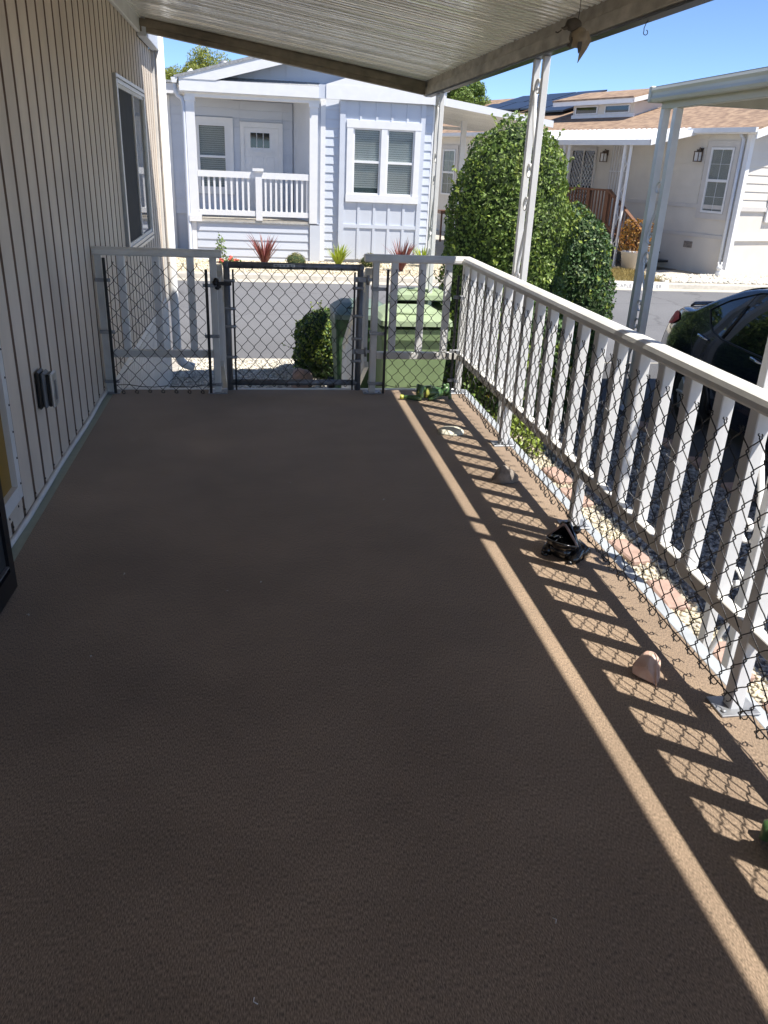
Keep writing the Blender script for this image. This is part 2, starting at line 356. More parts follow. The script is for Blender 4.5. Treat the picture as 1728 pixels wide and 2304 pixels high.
mb = MB(); mb.box(4.6, 8.3, 17.37, 34, -1.0, ZF+.012); structure(mb, 'neighbour_driveway', 'concrete')

# ------------------------------------------------------------------ deck
deck = thing('deck', 'raised porch deck covered in brown ribbed outdoor carpet', 'deck', (0.2, 1.5, ZN))
MB().box(-.932, 1.425, -2.6, 5.40, -.014, 0).build('carpet', 'carpet', deck)
MB().box(-.978, 1.46, -2.6, 5.402, -.14, -.015).build('platform', 'white_paint', deck)
MB().box(-.980, -.933, -2.6, 5.395, -.013, -.003).build('edge_strip', 'green_strip', deck)
mb = MB(); mb.box(1.428, 1.482, -2.6, 5.44, -.145, -.003, .004); mb.build('edge_board', 'edge_paint', deck)
mb = MB(); mb.box(-.98, 1.425, 5.403, 5.438, -.145, .005, .006); mb.build('edge_board', 'white_paint', deck)
mb = MB(); 
for x in (1.36, .2, -.9):
    for y in (5.2, 2.6, 0.2, -2.3): mb.box(x-.045, x+.045, y-.045, y+.045, ZN-.02, -.141)
mb.build('support_post', 'brown_wood', deck)

# ------------------------------------------------------------------ own home on the left
home = thing('mobile_home', 'tan mobile home with brown-grooved vertical siding along the porch', 'house', (-1.0, 4.0, ZN))
MB().box(-5.2, -1.004, -2.6, 9.46, -.06, 2.62).build('wall', 'groove_brown', home)
MB().box(-5.5, -.94, -2.8, 9.62, 2.622, 2.70).build('roof', 'white_paint', home)
WIN = (6.86, 8.42, .76, 1.92); LOW = (2.15, 3.235, .14, 1.95)
P0 = 3.103; PIT = .182
bc = {}
def board_mesh(z0, z1, wd):
    k = (round(z0, 3), round(z1, 3), round(wd, 3))
    if k not in bc:
        g = .0135; mb = MB(); mb.prism([(g, 0), (g+.003, .0145), (wd-g-.003, .0145), (wd-g, 0)], z0, z1, 'z')
        mb.v = [(y, x, z) for x, y, z in mb.v]; mb.f = [f[::-1] for f in mb.f]
        me = mb.mesh('siding_board', 'tan_siding'); me.materials.append(MATS['groove_side'])
        for pf in me.polygons:
            if abs(pf.normal.y) > .7: pf.material_index = 1
        bc[k] = me
    return bc[k]
k = math.floor((-2.5-P0)/PIT)
while True:
    y = P0+k*PIT; k += 1
    if y > 9.40: break
    if y < -2.6: continue
    wd = min(PIT, 9.45-y); zb = .017 if y < 5.42 else -.012
    segs = [(zb, 2.44 if y < 8.3 else 2.40)]
    for (a, b, c, d) in (WIN, LOW):
        if y+wd > a-.02 and y < b+.02:
            segs = [(segs[0][0], c-.055), (d+.055, segs[-1][1])]
    for z0, z1 in segs: link('siding_board', board_mesh(z0, z1, wd), home, (-.9995, y, 0))
# window with insect screen on the near half
y0, y1, z0, z1 = WIN
wn = MB().box(-1.0, -.965, y0-.06, y0, z0-.06, z1+.06).box(-1.0, -.965, y1, y1+.06, z0-.06, z1+.06).box(-1.0, -.9645, y0, y1, z1, z1+.06).box(-1.0, -.9645, y0, y1, z0-.06, z0).build('window', 'aluminium', home)
ym = y0+.86
MB().box(-.998, -.972, ym-.02, ym+.02, z0, z1).box(-.998, -.974, y0, y0+.025, z0, z1).box(-.998, -.974, y1-.025, y1, z0, z1).box(-.998, -.9735, y0+.026, y1-.026, z0, z0+.028).box(-.998, -.9735, y0+.026, y1-.026, z1-.028, z1).build('frame', 'white_paint', wn)
MB().box(-.992, -.983, y0+.026, ym-.021, z0+.029, z1-.029).build('insect_screen', 'screen_dark', wn)
MB().box(-.994, -.988, ym+.021, y1-.026, z0+.029, z1-.029).build('pane', 'near_glass', wn)
mb = MB()
for i in range(26):
    yy = y0-.03+(y1-y0+.06)*i/25
    for zz in (z0-.03, z1+.03): mb.lathe([(.006, -.004), (.006, .004), (.002, .006)], (0, 0, 0), 6)
    b = len(mb.v)-36
    for q in range(36):
        x, y_, z = mb.v[b+q]; zz = (z0-.03 if q < 18 else z1+.03); mb.v[b+q] = (-.9645+z, yy+x, zz+y_)
mb.build('screw', 'galvanised', wn)
# low window with a mustard-coloured pane
y0, y1, z0, z1 = LOW
wl = MB().box(-1.0, -.966, y1-.05, y1, z0-.01, z1).box(-1.0, -.966, y0, y0+.05, z0-.01, z1).box(-1.0, -.9665, y0+.05, y1-.05, z0-.01, z0+.05).box(-1.0, -.9665, y0+.05, y1-.05, z1-.05, z1).build('low_window', 'white_paint', home)
MB().box(-.998, -.99, y0+.05, y1-.05, z0+.05, z1-.05).build('pane', 'amber', wl)
MB().box(-1.0, -.976, y0-.01, y1+.012, z0-.062, z0-.012, .004).build('sill', 'tan_siding', wl)
mb = MB()
for i in range(12):
    zz = z0+.05+i*.11; mb.blob((-.966, y1-.012, zz), (.004, .005, .005), 0, n=4, m=6)
for i in range(5): mb.blob((-.976, y1-.05-i*.13, z0-.036), (.004, .006, .006), 0, n=4, m=6)
mb.build('screw', 'black_paint', wl)
# base moulding, screws under each groove
mb = MB(); mb.tube([(-.975, -2.5, .012)]+[(-.975+.004*math.sin(i*1.7), -2.4+i*.3, .012+.002*math.sin(i*2.3)) for i in range(26)]+[(-.975, 5.39, .012)], .0125, 8)
mb.build('base_moulding', 'white_paint', home)
mb = MB()
for i in range(-8, 13): mb.blob((-.983, P0+i*PIT+.004, .046), (.004, .006, .006), 0, n=4, m=6)
mb.build('nail_heads', 'groove_brown', home)
# corner board, downspout, eave, skirting
MB().box(-1.0, -.955, 9.452, 9.50, -.06, 2.60, .004).build('corner_board', 'white_paint', home)
mb = MB(); pts = [(-.905, 9.47, 2.62), (-.905, 9.47, -.62)]+[(-.905+.13*(1-math.cos(a)), 9.47, -.62-.18*math.sin(a)) for a in (.3, .6, .9, 1.2, 1.45)]+[(-.72, 9.47, -.82)]
mb.tube(pts, .048, 10); mb.build('downspout', 'white_paint', home)
MB().box(-.98, -.90, 8.36, 9.62, 2.40, 2.62, .005).build('eave_board', 'clap_blue', home)
mb = MB(); mb.box(-1.02, -.985, -2.6, 9.44, -.065, -.013); mb.build('sill_trim', 'white_paint', home)
mb = MB(); yy = 5.42; prof = []
while yy < 9.44:
    prof += [(yy, 0), (yy+.05, 0), (yy+.056, -.012), (yy+.094, -.012)]; yy += .1
V = []; F = []
for (y, dx) in prof: V += [(-.975+dx, y, ZN-.02), (-.975+dx, y, -.066)]
for i in range(len(prof)-1): F.append((2*i, 2*i+2, 2*i+3, 2*i+1))
mb.add(V, F); mb.build('skirting', 'white_paint', home)
# outlet box with its cover swung open
ob = thing('outlet_box', 'weatherproof grey outlet box with raised cover on tan siding', 'outlet', (XW, 3.72, .36))
MB().box(-.983, -.962, 3.69, 3.79, .362, .535, .008).build('back_box', 'black_paint', ob)
MB().box(-.9615, -.938, 3.695, 3.785, .366, .53, .010).build('housing', 'grey_tube', ob)
MB().box(-.9375, -.922, 3.70, 3.78, .374, .522, .004).build('gasket', 'black_paint', ob)
cv = MB().box(-.9215, -.908, 3.696, 3.784, .368, .528, .006).build('cover', 'aluminium', ob)
MB().box(-.9078, -.9055, 3.725, 3.75, .40, .49, .001).build('handle', 'grey_tube', cv)
# open black screen door at the lower left
sdv = thing('screen_door', 'black framed screen door swung open against the tan wall', 'door', (-.88, 2.2, .02))
a = Vector((-.874, 2.655, 0)); b = Vector((-.905, 1.75, 0)); d = (b-a).normalized()
def leaf(z0, z1, s0, s1, w_, mb): mb.add(*((lambda p, q, nn: ([p-nn, q-nn, q+nn, p+nn, p-nn+Vector((0,0,z1-z0)), q-nn+Vector((0,0,z1-z0)), q+nn+Vector((0,0,z1-z0)), p+nn+Vector((0,0,z1-z0))], [(0,3,2,1),(4,5,6,7),(0,1,5,4),(1,2,6,5),(2,3,7,6),(3,0,4,7)]))(a+d*s0+Vector((0,0,z0)), a+d*s1+Vector((0,0,z0)), Vector((d.y, -d.x, 0))*w_/2)))
mb = MB(); leaf(.02, 2.02, 0, .045, .034, mb); leaf(.02, 2.02, .866, .911, .034, mb); leaf(.02, .10, .045, .866, .034, mb); leaf(1.95, 2.02, .045, .866, .034, mb); mb.build('frame', 'black_paint', sdv)
mb = MB(); leaf(.10, 1.95, .045, .866, .012, mb); mb.build('screen_panel', 'screen_dark', sdv)
mb = MB(); leaf(.118, .124, .05, .30, .036, mb); mb.build('trim_line', 'grey_tube', sdv)

# ------------------------------------------------------------------ porch roof
roof = thing('porch_roof', 'cream ribbed metal porch roof with grime-stained edge beams', 'roof', (0.3, 3.0, 2.1))
XO, XI = 1.79, 1.715
def yfront(x): return 8.42+(x-XW)/(XO-XW)*.47
def ztop(x): return 2.565+(x-XW)/(XO-XW)*(2.235-2.565)
prof = []; yy = -2.7
while yy < 8.42:
    prof += [(yy, 0), (yy+.012, -.0022), (yy+.026, -.003), (yy+.040, -.0022), (yy+.054, 0), (yy+.057, .034), (yy+.076, .034), (yy+.079, 0)]; yy += .0795
V = []; F = []; xs = (-.95, .4, 1.74)
for (y, dz) in prof:
    pj = rng.normal(0, .0012); 
    for x in xs: V.append((x, y+.47*(x-XW)/(XO-XW), ztop(x)-.012+dz+pj))
n = len(xs)
for i in range(len(prof)-1):
    for j in range(n-1): F.append((i*n+j, i*n+j+1, (i+1)*n+j+1, (i+1)*n+j))
mb = MB(); mb.add(V, F); mb.build('ribbed_ceiling', 'roof_panel', roof)
mb = MB(); mb.add([(-1.0, -2.75, ztop(-1.0)+.03), (1.74, -2.75, ztop(1.74)+.03), (1.74, yfront(1.74), ztop(1.74)+.03), (-1.0, yfront(-1.0), ztop(-1.0)+.03)], [(0, 1, 2, 3)])
mb.build('roof_sheet', 'white_paint', roof)
# side beam, two-step profile
mb = MB(); y1 = yfront(XO)
mb.prism([(XI+.012, 2.235), (XI+.012, 2.172), (XI, 2.166), (XI, 2.102), (XI+.012, 2.095), (XO, 2.095), (XO, 2.27), (XI+.012, 2.27)], -2.7, y1, 'y'); mb.build('side_beam', 'dirty_beam', roof)
MB().box(XI+.003, XO-.01, -2.7, y1-.1, 2.083, 2.0945).build('beam_lip', 'black_paint', roof)
a = Vector((-.95, yfront(-.95)-.03, 2.43+.065)); b = Vector((XI, yfront(XI)-.03, 2.095+.065+.004))
MB().beam(a, b, .075, .118).build('front_beam', 'dark_beam', roof)
MB().beam(a+Vector((0, -.045, .012)), b+Vector((0, -.045, .012)), .012, .06).build('beam_flange', 'dark_beam', roof)
MB().beam(a+Vector((0, .0, .085)), b+Vector((0, .0, .085)), .12, .035).build('gutter_lip', 'white_paint', roof)
MB().box(-.983, -.950, -2.7, 8.40, 2.425, 2.60, .004).build('ledger', 'white_paint', roof)
MB().box(-.9495, -.937, -2.7, 8.38, 2.535, 2.552).build('ledger_lip', 'rail_paint', roof)

def scroll_pts(c, r0, r1, turns, a0, n=26, sgn=1):
    return [(c[0]+(r0+(r1-r0)*t/n)*math.cos(a0+sgn*turns*2*math.pi*t/n), c[1]+(r0+(r1-r0)*t/n)*math.sin(a0+sgn*turns*2*math.pi*t/n)) for t in range(n+1)]
def ribbon(mb, pts, wd, th, to3):
    """flat bar bent along a 2-D path; to3(a, z, side) gives the 3-D point"""
    n = len(pts); V = []; F = []
    for i, (a, z) in enumerate(pts):
        p0 = pts[max(i-1, 0)]; p1 = pts[min(i+1, n-1)]; dx, dz = p1[0]-p0[0], p1[1]-p0[1]; l = math.hypot(dx, dz) or 1; nx, nz = -dz/l*th/2, dx/l*th/2
        V += [to3(a+nx, z+nz, -wd/2), to3(a+nx, z+nz, wd/2), to3(a-nx, z-nz, wd/2), to3(a-nx, z-nz, -wd/2)]
    for i in range(n-1):
        for k in range(4): F.append((4*i+k, 4*i+(k+1) % 4, 4*i+4+(k+1) % 4, 4*i+4+k))
    F += [(0, 1, 2, 3), (4*n-1, 4*n-2, 4*n-3, 4*n-4)]; mb.add(V, F, True)
def scroll_post(x, yc, z0, z1, label, cat_group, gap=.178, tw=.040, along='y', m='white_paint', corner=False, zs=None, ph=0, foot=True):
    p = thing('scroll_post', label, 'post', (x, yc, z0), cat_group)
    for s in (-1, 1):
        c = yc+s*gap/2
        if along == 'y': MB().box(x-tw/2, x+tw/2, c-tw/2, c+tw/2, z0, z1, .003).build('tube', m, p)
        else: MB().box(x+s*gap/2-tw/2, x+s*gap/2+tw/2, yc-tw/2, yc+tw/2, z0, z1, .003).build('tube', m, p)
    if corner: MB().box(x+gap-tw/2, x+gap+tw/2, yc-gap/2-tw/2, yc-gap/2+tw/2, z0, z1, .003).build('tube', m, p)
    half = (gap-tw)/2
    def to3(a, z, s): return (x+s, yc+a, z) if along == 'y' else (x+a, yc+s, z)
    mb = MB(); H = z1-z0; zc = z0+.35+ph; i = 0
    while zc+.55 < z1:
        sg = 1 if i % 2 == 0 else -1
        path = [(sg*q[0], q[1]) for q in scroll_pts((0, 0), .014, half-.002, 1.2, 2.6)]
        top = [(a, z+zc+.46) for a, z in path]; bot = [(-a, -z+zc) for a, z in path]
        e0, e1 = bot[-1], top[-1]; mid = []
        for t in range(1, 12):
            u = t/12; s3 = u*u*(3-2*u); mid.append((e0[0]+(e1[0]-e0[0])*s3, e0[1]+(e1[1]-e0[1])*u))
        ribbon(mb, bot+mid+top[::-1], .024, .006, to3); zc += .68; i += 1
    mb.build('scrollwork', m, p)
    if foot: MB().box(x-.06, x+.06, yc-gap/2-.05, yc+gap/2+.05, z0-.02, z0+.008, .002).build('base_plate', 'galvanised', p)
    return p
PG = 'scroll posts holding up the porch roof'
scroll_post(1.765, 8.30, ZN, 2.10, 'white scrollwork post at the far corner of the porch roof', PG, ph=.1)
scroll_post(1.765, 5.38, ZN, 2.10, 'white scrollwork post rising in front of the tall green hedge', PG, ph=.02)
scroll_post(1.765, 2.43, ZN, 2.10, 'nearest white scrollwork post, cut by the right edge of the photo', PG, ph=.2)
# ------------------------------------------------------------------ chain-link fabric
def chain(name, parent, O, U, W, H, N, p=.0415, q=.050, r=.0020, sag=.004, knuckle=True, seed=1):
    """woven diamond mesh: one zigzag wire per half diamond, neighbours hooked together"""
    rg = np.random.default_rng(seed); O = np.array(O, float); U = np.array(U, float); N = np.array(N, float); Z = np.array([0, 0, 1.])
    nw = int(round(W/p)); p = W/nw; nr = int(H/q); V = []; F = []; sub = 6; ns = 5; base = 0
    tt = np.arange(nr*sub+1)/sub
    ph = rg.random(8)*6.28
    for i in range(nw):
        odd = i % 2
        fr = np.abs(((tt+odd) % 2)-1)                       # triangle wave 0..1
        fr = .5-.5*np.cos(np.pi*fr)*(.35)-.5*(1-2*fr)*.65   # slightly rounded
        u = (i+fr*1.10-.05)*p
        z = H-tt*q
        dep = (np.cos(np.pi*(tt+odd))*.0032)+sag*np.sin(u*7+z*9+ph[0])+sag*.8*np.sin(u*17+ph[1]+z*4)
        z = z+.003*np.sin(u*11+ph[2])+rg.normal(0, .0006, len(z)); u = u+.003*np.sin(z*13+ph[3]+u*3)
        if knuckle:                                          # curled cut ends
            k = np.arange(1, 6); sg = 1 if (i % 2 == 0) else -1
            ku = u[-1]+sg*.010*np.sin(k*1.1); kz = z[-1]-.011+.011*np.cos(k*1.1); kd = dep[-1]-.004*k
            u = np.concatenate([u, ku]); z = np.concatenate([z, kz]); dep = np.concatenate([dep, kd])
            tu = u[0]+np.array([0, .004, -.003])*sg; tz = z[0]+np.array([.012, .008, .004]); td = dep[0]+np.array([.004, .003, .001])
            u = np.concatenate([tu, u]); z = np.concatenate([tz, z]); dep = np.concatenate([td, dep])
        P = O+u[:, None]*U+z[:, None]*Z+dep[:, None]*N
        T = np.gradient(P, axis=0); T /= np.linalg.norm(T, axis=1)[:, None]+1e-9
        S = np.cross(T, N); S /= np.linalg.norm(S, axis=1)[:, None]+1e-9; B = np.cross(S, T)
        n = len(P); a = 2*np.pi*np.arange(ns)/ns
        ring = P[:, None, :]+r*(np.cos(a)[None, :, None]*S[:, None, :]+np.sin(a)[None, :, None]*B[:, None, :])
        V.append(ring.reshape(-1, 3)); j = np.arange(n-1)[:, None]*ns+base; kk = np.arange(ns)[None, :]
        F.append(np.stack([j+kk, j+(kk+1) % ns, j+ns+(kk+1) % ns, j+ns+kk], -1).reshape(-1, 4)); base += n*ns
    o = np_mesh(name, np.concatenate(V), np.concatenate(F), 'black_wire', parent, smooth=True); o['kind'] = 'stuff'; return o
def band(parent, x, y, z, l, axis='x', m='galvanised'):
    mb = MB()
    if axis == 'x':
        mb.box(x, x+l, y-.035, y-.030, z-.011, z+.011, .001); mb.box(x-.003, x, y-.034, y+.03, z-.0105, z+.0105); mb.tube([(x+l-.012, y-.045, z), (x+l-.012, y-.024, z)], .006, 6)
    else:
        mb.box(x-.035, x-.030, y, y+l, z-.011, z+.011, .001); mb.box(x-.034, x+.03, y-.003, y, z-.0105, z+.0105); mb.tube([(x-.045, y+l-.012, z), (x-.024, y+l-.012, z)], .006, 6)
    return mb.build('tension_band', m, parent)
RAILP = [(-.036, .868), (.036, .868), (.041, .876), (.041, .892), (.034, .906), (.018, .914), (-.018, .914), (-.034, .906), (-.041, .892), (-.041, .876)]
tw = .043
def post(parent, x, y, z0=0, plate=True, m='rail_paint'):
    MB().box(x-tw/2, x+tw/2, y-tw/2, y+tw/2, z0, .869, .003).build('post', m, parent)
    if plate:
        o = MB().box(x-.062, x+.062, y-.05, y+.045, .0005, .007, .001)
        for s in (-1, 1): o.lathe([(.008, .006), (.008, .012), (.004, .014)], (x+s*.047, y-.03, 0), 6)
        o.build('base_plate', 'galvanised', parent)
pk_mesh = MB().box(-.022, .022, -.0205, .0205, .284, .869, .003).mesh('picket', 'picket_paint')
pk_side = MB().box(-.0215, .0215, -.0225, .0225, .285, .869, .003).mesh('picket', 'picket_paint')

# front railing, left of the gate
fl = thing('railing', 'short white railing with black chain link between tan wall and gate', 'railing', (-.6, YG, 0), 'porch railings')
mb = MB(); mb.prism([(YG+a, z) for a, z in RAILP], -.982, -.205, 'x'); mb.build('top_rail', 'rail_paint', fl)
MB().box(-.93, -.283, YG-.019, YG+.019, .236, .283, .003).build('bottom_rail', 'rail_paint', fl)
for x in (-.952, -.26): post(fl, x, YG)
for x in (-.40, -.61, -.82): link('picket', pk_mesh, fl, (x, YG, 0))
chain('chain_link', fl, (-.905, YG-.052, .025), (1, 0, 0), .59, .80, (0, -1, 0), seed=3)
for x, zt in ((-.915, .855), (-.303, .80)): MB().box(x-.009, x+.009, YG-.05, YG-.038, .004, zt, .002).build('tension_bar', 'black_wire', fl)
for z in (.72, .40, .08): band(fl, -.975, YG, z, .088); band(fl, -.325, YG, z-.02, .09)
# corner railing: front right section plus the long side run
rl = thing('railing', 'long white picket railing with black chain link around the sunny corner', 'railing', (XR, YG, 0), 'porch railings')
mb = MB(); V = []; a0 = .705
n = len(RAILP)
for (kind) in (0, 1, 2):
    for a, z in RAILP:
        if kind == 0: V.append((a0, YG+a, z))
        elif kind == 1: V.append((XR+a, YG+a, z))
        else: V.append((XR+a, -2.5, z))
F = [tuple(range(n))]+[(k*n+i, (k+1)*n+i, (k+1)*n+(i+1) % n, k*n+(i+1) % n) for k in (0, 1) for i in range(n)]
mb.add(V, F); mb.build('top_rail', 'rail_paint', rl)
MB().box(.803, XR-.0225, YG-.019, YG+.019, .236, .283, .003).build('bottom_rail', 'rail_paint', rl)
MB().box(XR-.019, XR+.019, -2.5, YG-.0225, .237, .284, .003).build('bottom_rail', 'rail_paint', rl)
post(rl, .78, YG); post(rl, XR, YG)
for x in (.905, 1.09, 1.265): link('picket', pk_mesh, rl, (x, YG, 0))
PP = .1875; k = 1
posts = {6, 12, 19, 25, 31, 37}
while YG-k*PP > -2.4:
    y = YG-k*PP
    if k in posts: post(rl, XR, y, 0, True, 'picket_paint')
    else:
        o = link('picket', pk_side, rl, (XR+random.uniform(-.0015, .0015), y+random.uniform(-.004, .004), 0)); o.rotation_euler = (random.uniform(-.006, .006), random.uniform(-.003, .003), random.uniform(-.03, .03))
    k += 1
chain('chain_link', rl, (.868, YG-.052, .03), (1, 0, 0), .455, .79, (0, -1, 0), seed=5)
chain('chain_link', rl, (1.341, .35, .045), (0, 1, 0), 4.90, .76, (-1, 0, 0), seed=9, sag=.006)
MB().box(.846, .862, YG-.05, YG-.038, .004, .825, .002).build('tension_bar', 'black_wire', rl)
for z in (.70, .41, .07): band(rl, .757, YG, z, .105)
for z in (.66, .30, .10): MB().box(1.30, 1.365, YG-.054, YG-.045, z-.011, z+.011, .001).box(1.338, 1.365, YG-.09, YG-.055, z-.010, z+.010).build('tension_band', 'galvanised', rl)
MB().box(1.318, 1.334, YG-.052, YG-.040, .01, .80, .002).build('tension_bar', 'black_wire', rl)
# wire ties and the slack line wire along the bottom
mb = MB()
rr = random.Random(4)
for y, z in ((4.74, .60), (4.55, .34), (4.18, .66), (4.0, .33), (3.62, .61), (3.25, .36), (2.87, .62), (2.5, .38), (2.3, .60), (2.1, .35), (1.75, .58), (1.6, .36)):
    mb.tube([(1.338, y-.06+rr.uniform(-.01, .01), z+rr.uniform(-.02, .02)), (1.330, y-.02, z+.006), (1.333, y+.03, z+rr.uniform(-.006, .01)), (1.36, y+.05, z+.004)], .0016, 5)
mb.build('wire_tie', 'galvanised', rl)
mb = MB(); mb.tube([(1.335+.006*math.sin(i*1.3), .4+i*.19, .075+.01*math.sin(i*.9)) for i in range(26)], .0022, 6); mb.build('line_wire', 'black_wire', rl)
for (x0, x1, par) in ((-.90, -.27, fl), (.80, 1.33, rl)):
    MB().tube([(x0+(x1-x0)*i/8, YG-.062, .065+.006*math.sin(i*1.9)-.012*math.sin(math.pi*i/8)) for i in range(9)], .0026, 6).build('line_wire', 'black_wire', par)

# ------------------------------------------------------------------ gate
gt = thing('gate', 'chain link gate in a dark grey pipe frame at the deck end', 'gate', (.25, YG+.02, .02))
gx0, gx1, gz0, gz1, gy = -.178, .682, .045, .825, YG+.015
fr = MB()
fr.tube([(gx0, gy, gz0-.03), (gx0, gy, gz1)], .0205, 12); fr.tube([(gx1, gy, gz0-.03), (gx1, gy, gz1)], .0205, 12)
fr.tube([(gx0, gy, gz1), (gx1, gy, gz1)], .0206, 12); fr.tube([(gx0, gy, gz0+.02), (gx1, gy, gz0+.02)], .0204, 12)
for x in (gx0, gx1): fr.blob((x, gy, gz1), (.024, .024, .024), 0, n=8, m=12)
fr.build('frame', 'grey_tube', gt)
chain('chain_link', gt, (gx0+.045, gy-.024, .035), (1, 0, 0), gx1-gx0-.09, .775, (0, -1, 0), seed=21, sag=.003)
for x in (gx0+.04, gx1-.04): MB().box(x-.006, x+.006, gy-.032, gy-.022, .02, .80, .002).build('tension_bar', 'black_wire', gt)
for z in (.73, .555, .44, .24):
    MB().tube([(gx0-.02+.045*t, gy-.026, z) for t in (0, .5, 1, 1.6)], .011, 6).build('tension_band', 'galvanised', gt)
for z in (.70, .52, .37, .22): MB().tube([(gx1+.02-.045*t, gy-.026, z) for t in (0, .5, 1, 1.6)], .011, 6).build('tension_band', 'galvanised', gt)
for z in (.755, .285):
    h = MB().box(gx1-.045, gx1+.05, gy-.034, gy-.024, z-.017, z+.017, .003).tube([(gx1+.045, gy-.04, z-.03), (gx1+.045, gy-.04, z+.03)], .010, 8).tube([(gx1-.02, gy-.05, z), (gx1-.02, gy-.02, z)], .010, 8).box(gx1+.05, gx1+.085, gy-.03, gy-.02, z-.009, z+.009, .002)
    h.build('hinge', 'galvanised', gt)
la = MB().box(gx0-.05, gx0+.03, gy-.035, gy-.020, .70, .722, .003)
for i in range(5): la.blob((gx0-.062+.01*math.cos(i*1.7), gy-.05+.006*math.sin(i*2.1), .71+.022*math.sin(i*1.4)), (.017, .012, .017), .2, seed=i, n=6, m=8)
la.build('latch', 'black_paint', gt)
pl = MB().box(.12, .255, gy-.0215, gy-.0195, gz1-.004, gz1+.013).build('maker_plate', 'aluminium', gt)
mb = MB()
for x0, x1 in ((.125, .145), (.150, .158), (.164, .182), (.190, .206), (.216, .232), (.238, .246)): mb.box(x0, x1, gy-.0222, gy-.0216, gz1-.002, gz1+.010)
mb.build('stamped_mark', 'grey_tube', pl)
# stair railings beyond the gate, seen almost end on
for x, s, lab in ((-.232, 1, 'white stair railing dropping away beside the gate latch'), (.745, -1, 'white stair railing dropping away beside the gate hinges')):
    st = thing('stair_railing', lab, 'railing', (x, 5.5, ZN), 'stair railings beyond the gate')
    a = Vector((x, 5.40, .80)); b = Vector((x, 6.75, .02))
    MB().beam(a, b, .05, .045).build('handrail', 'rail_paint', st)
    MB().beam(a+Vector((0, 0, -.62)), b+Vector((0, 0, -.62)), .03, .04).build('bottom_rail', 'rail_paint', st)
    for i in range(7):
        p = a.lerp(b, (i+.4)/7); MB().box(x-.012, x+.012, p.y-.012, p.y+.012, p.z-.61, p.z-.02).build('baluster', 'picket_paint', st)
    MB().box(x-.022, x+.022, 6.74, 6.785, ZN-.02, .03, .002).build('post', 'picket_paint', st)

# ------------------------------------------------------------------ ornaments on the deck
mat('quartz', (.66, .48, .40), rough=.35, var=.2, scale=22, col2=(.56, .34, .25), bump=.15, bscale=40, spec=.5)
mat('grey_rock', (.36, .31, .26), rough=.75, var=.4, scale=26, col2=(.16, .135, .115), bump=.4, bscale=60, var2=.3, scale2=9)
mat('cream_stone', (.66, .64, .52), rough=.55, var=.1, scale=14)
mat('frog_black', (.010, .010, .011), rough=.15, var=.3, scale=30, coat=.6)
mat('frog_green', (.13, .23, .09), rough=.3, var=.5, scale=22, col2=(.03, .09, .03), coat=.4)
mat('frog_yellow', (.50, .52, .10), rough=.3, var=.3, scale=30, coat=.4)
mat('frog_lip', (.42, .30, .26), rough=.3, var=.2, scale=30)
def hull(mbpts, name, m, label, cat, loc, bev=.006, sub=0):
    import bmesh
    bm = bmesh.new()
    for p in mbpts: bm.verts.new(Vector(p)-Vector(loc))
    r = bmesh.ops.convex_hull(bm, input=bm.verts)
    dele = list({v for v in r['geom_interior'] if isinstance(v, bmesh.types.BMVert)}|{v for v in r['geom_unused'] if isinstance(v, bmesh.types.BMVert)})
    if dele: bmesh.ops.delete(bm, geom=dele, context='VERTS')
    from mathutils import noise
    bmesh.ops.triangulate(bm, faces=bm.faces[:])
    bmesh.ops.bevel(bm, geom=bm.edges[:], offset=bev, segments=1, affect='EDGES', profile=.5)
    bmesh.ops.subdivide_edges(bm, edges=bm.edges[:], cuts=1, use_grid_fill=True)
    for v in bm.verts:
        q_ = v.co*38; v.co += v.normal*(.0035*noise.noise(q_)+.002*noise.noise(q_*2.7)); v.co.z = max(v.co.z, 0)
    me = bpy.data.meshes.new(name); bm.to_mesh(me); bm.free(); me.materials.append(MATS[m])
    return tag(link(name, me, None, loc), label, cat)
# rose quartz: wedge leaning up, point toward the viewer
q = (1.195, 1.945, 0)
hull([(q[0]+a, q[1]+b, c) for a, b, c in ((.008, -.066, .002), (.018, -.05, .0), (-.060, .02, .005), (-.058, .03, .035), (-.045, .045, .03), (-.03, .06, .0), (.05, .05, .0), (.045, .055, .075), (.03, .03, .098), (.005, .045, .10), (-.02, .05, .078), (.052, .01, .065), (.04, -.03, .02), (-.02, -.015, .05), (.005, -.05, .02))], 'pink_stone', 'quartz', 'pale pink quartz chunk on the carpet near the railing', 'stone', q, .005).scale = (.78, .78, .78)
q = (1.225, 3.63, 0)
hull([(q[0]+a, q[1]+b, c) for a, b, c in ((-.085, -.03, .0), (-.08, -.02, .03), (-.07, .05, .0), (-.05, -.02, .085), (-.03, .0, .108), (.0, .02, .108), (.02, -.01, .095), (.09, -.02, .0), (.095, -.01, .035), (.085, .03, .04), (.05, .06, .0), (.04, -.045, .0), (-.04, -.05, .0), (.05, .0, .06), (-.03, .04, .09))], 'grey_rock', 'grey_rock', 'grey brown angular rock on the striped sunlit carpet', 'rock', q, .008).scale = (.8, .8, .8)
MB().blob((1.135, 4.44, 0), (.082, .076, .032), .05, seed=3, flat=0, n=12, m=20).build('cream_stone', 'cream_stone')
cs = bpy.data.objects['cream_stone']; tag(cs, 'flat round cream stone lying in the striped light', 'stone')

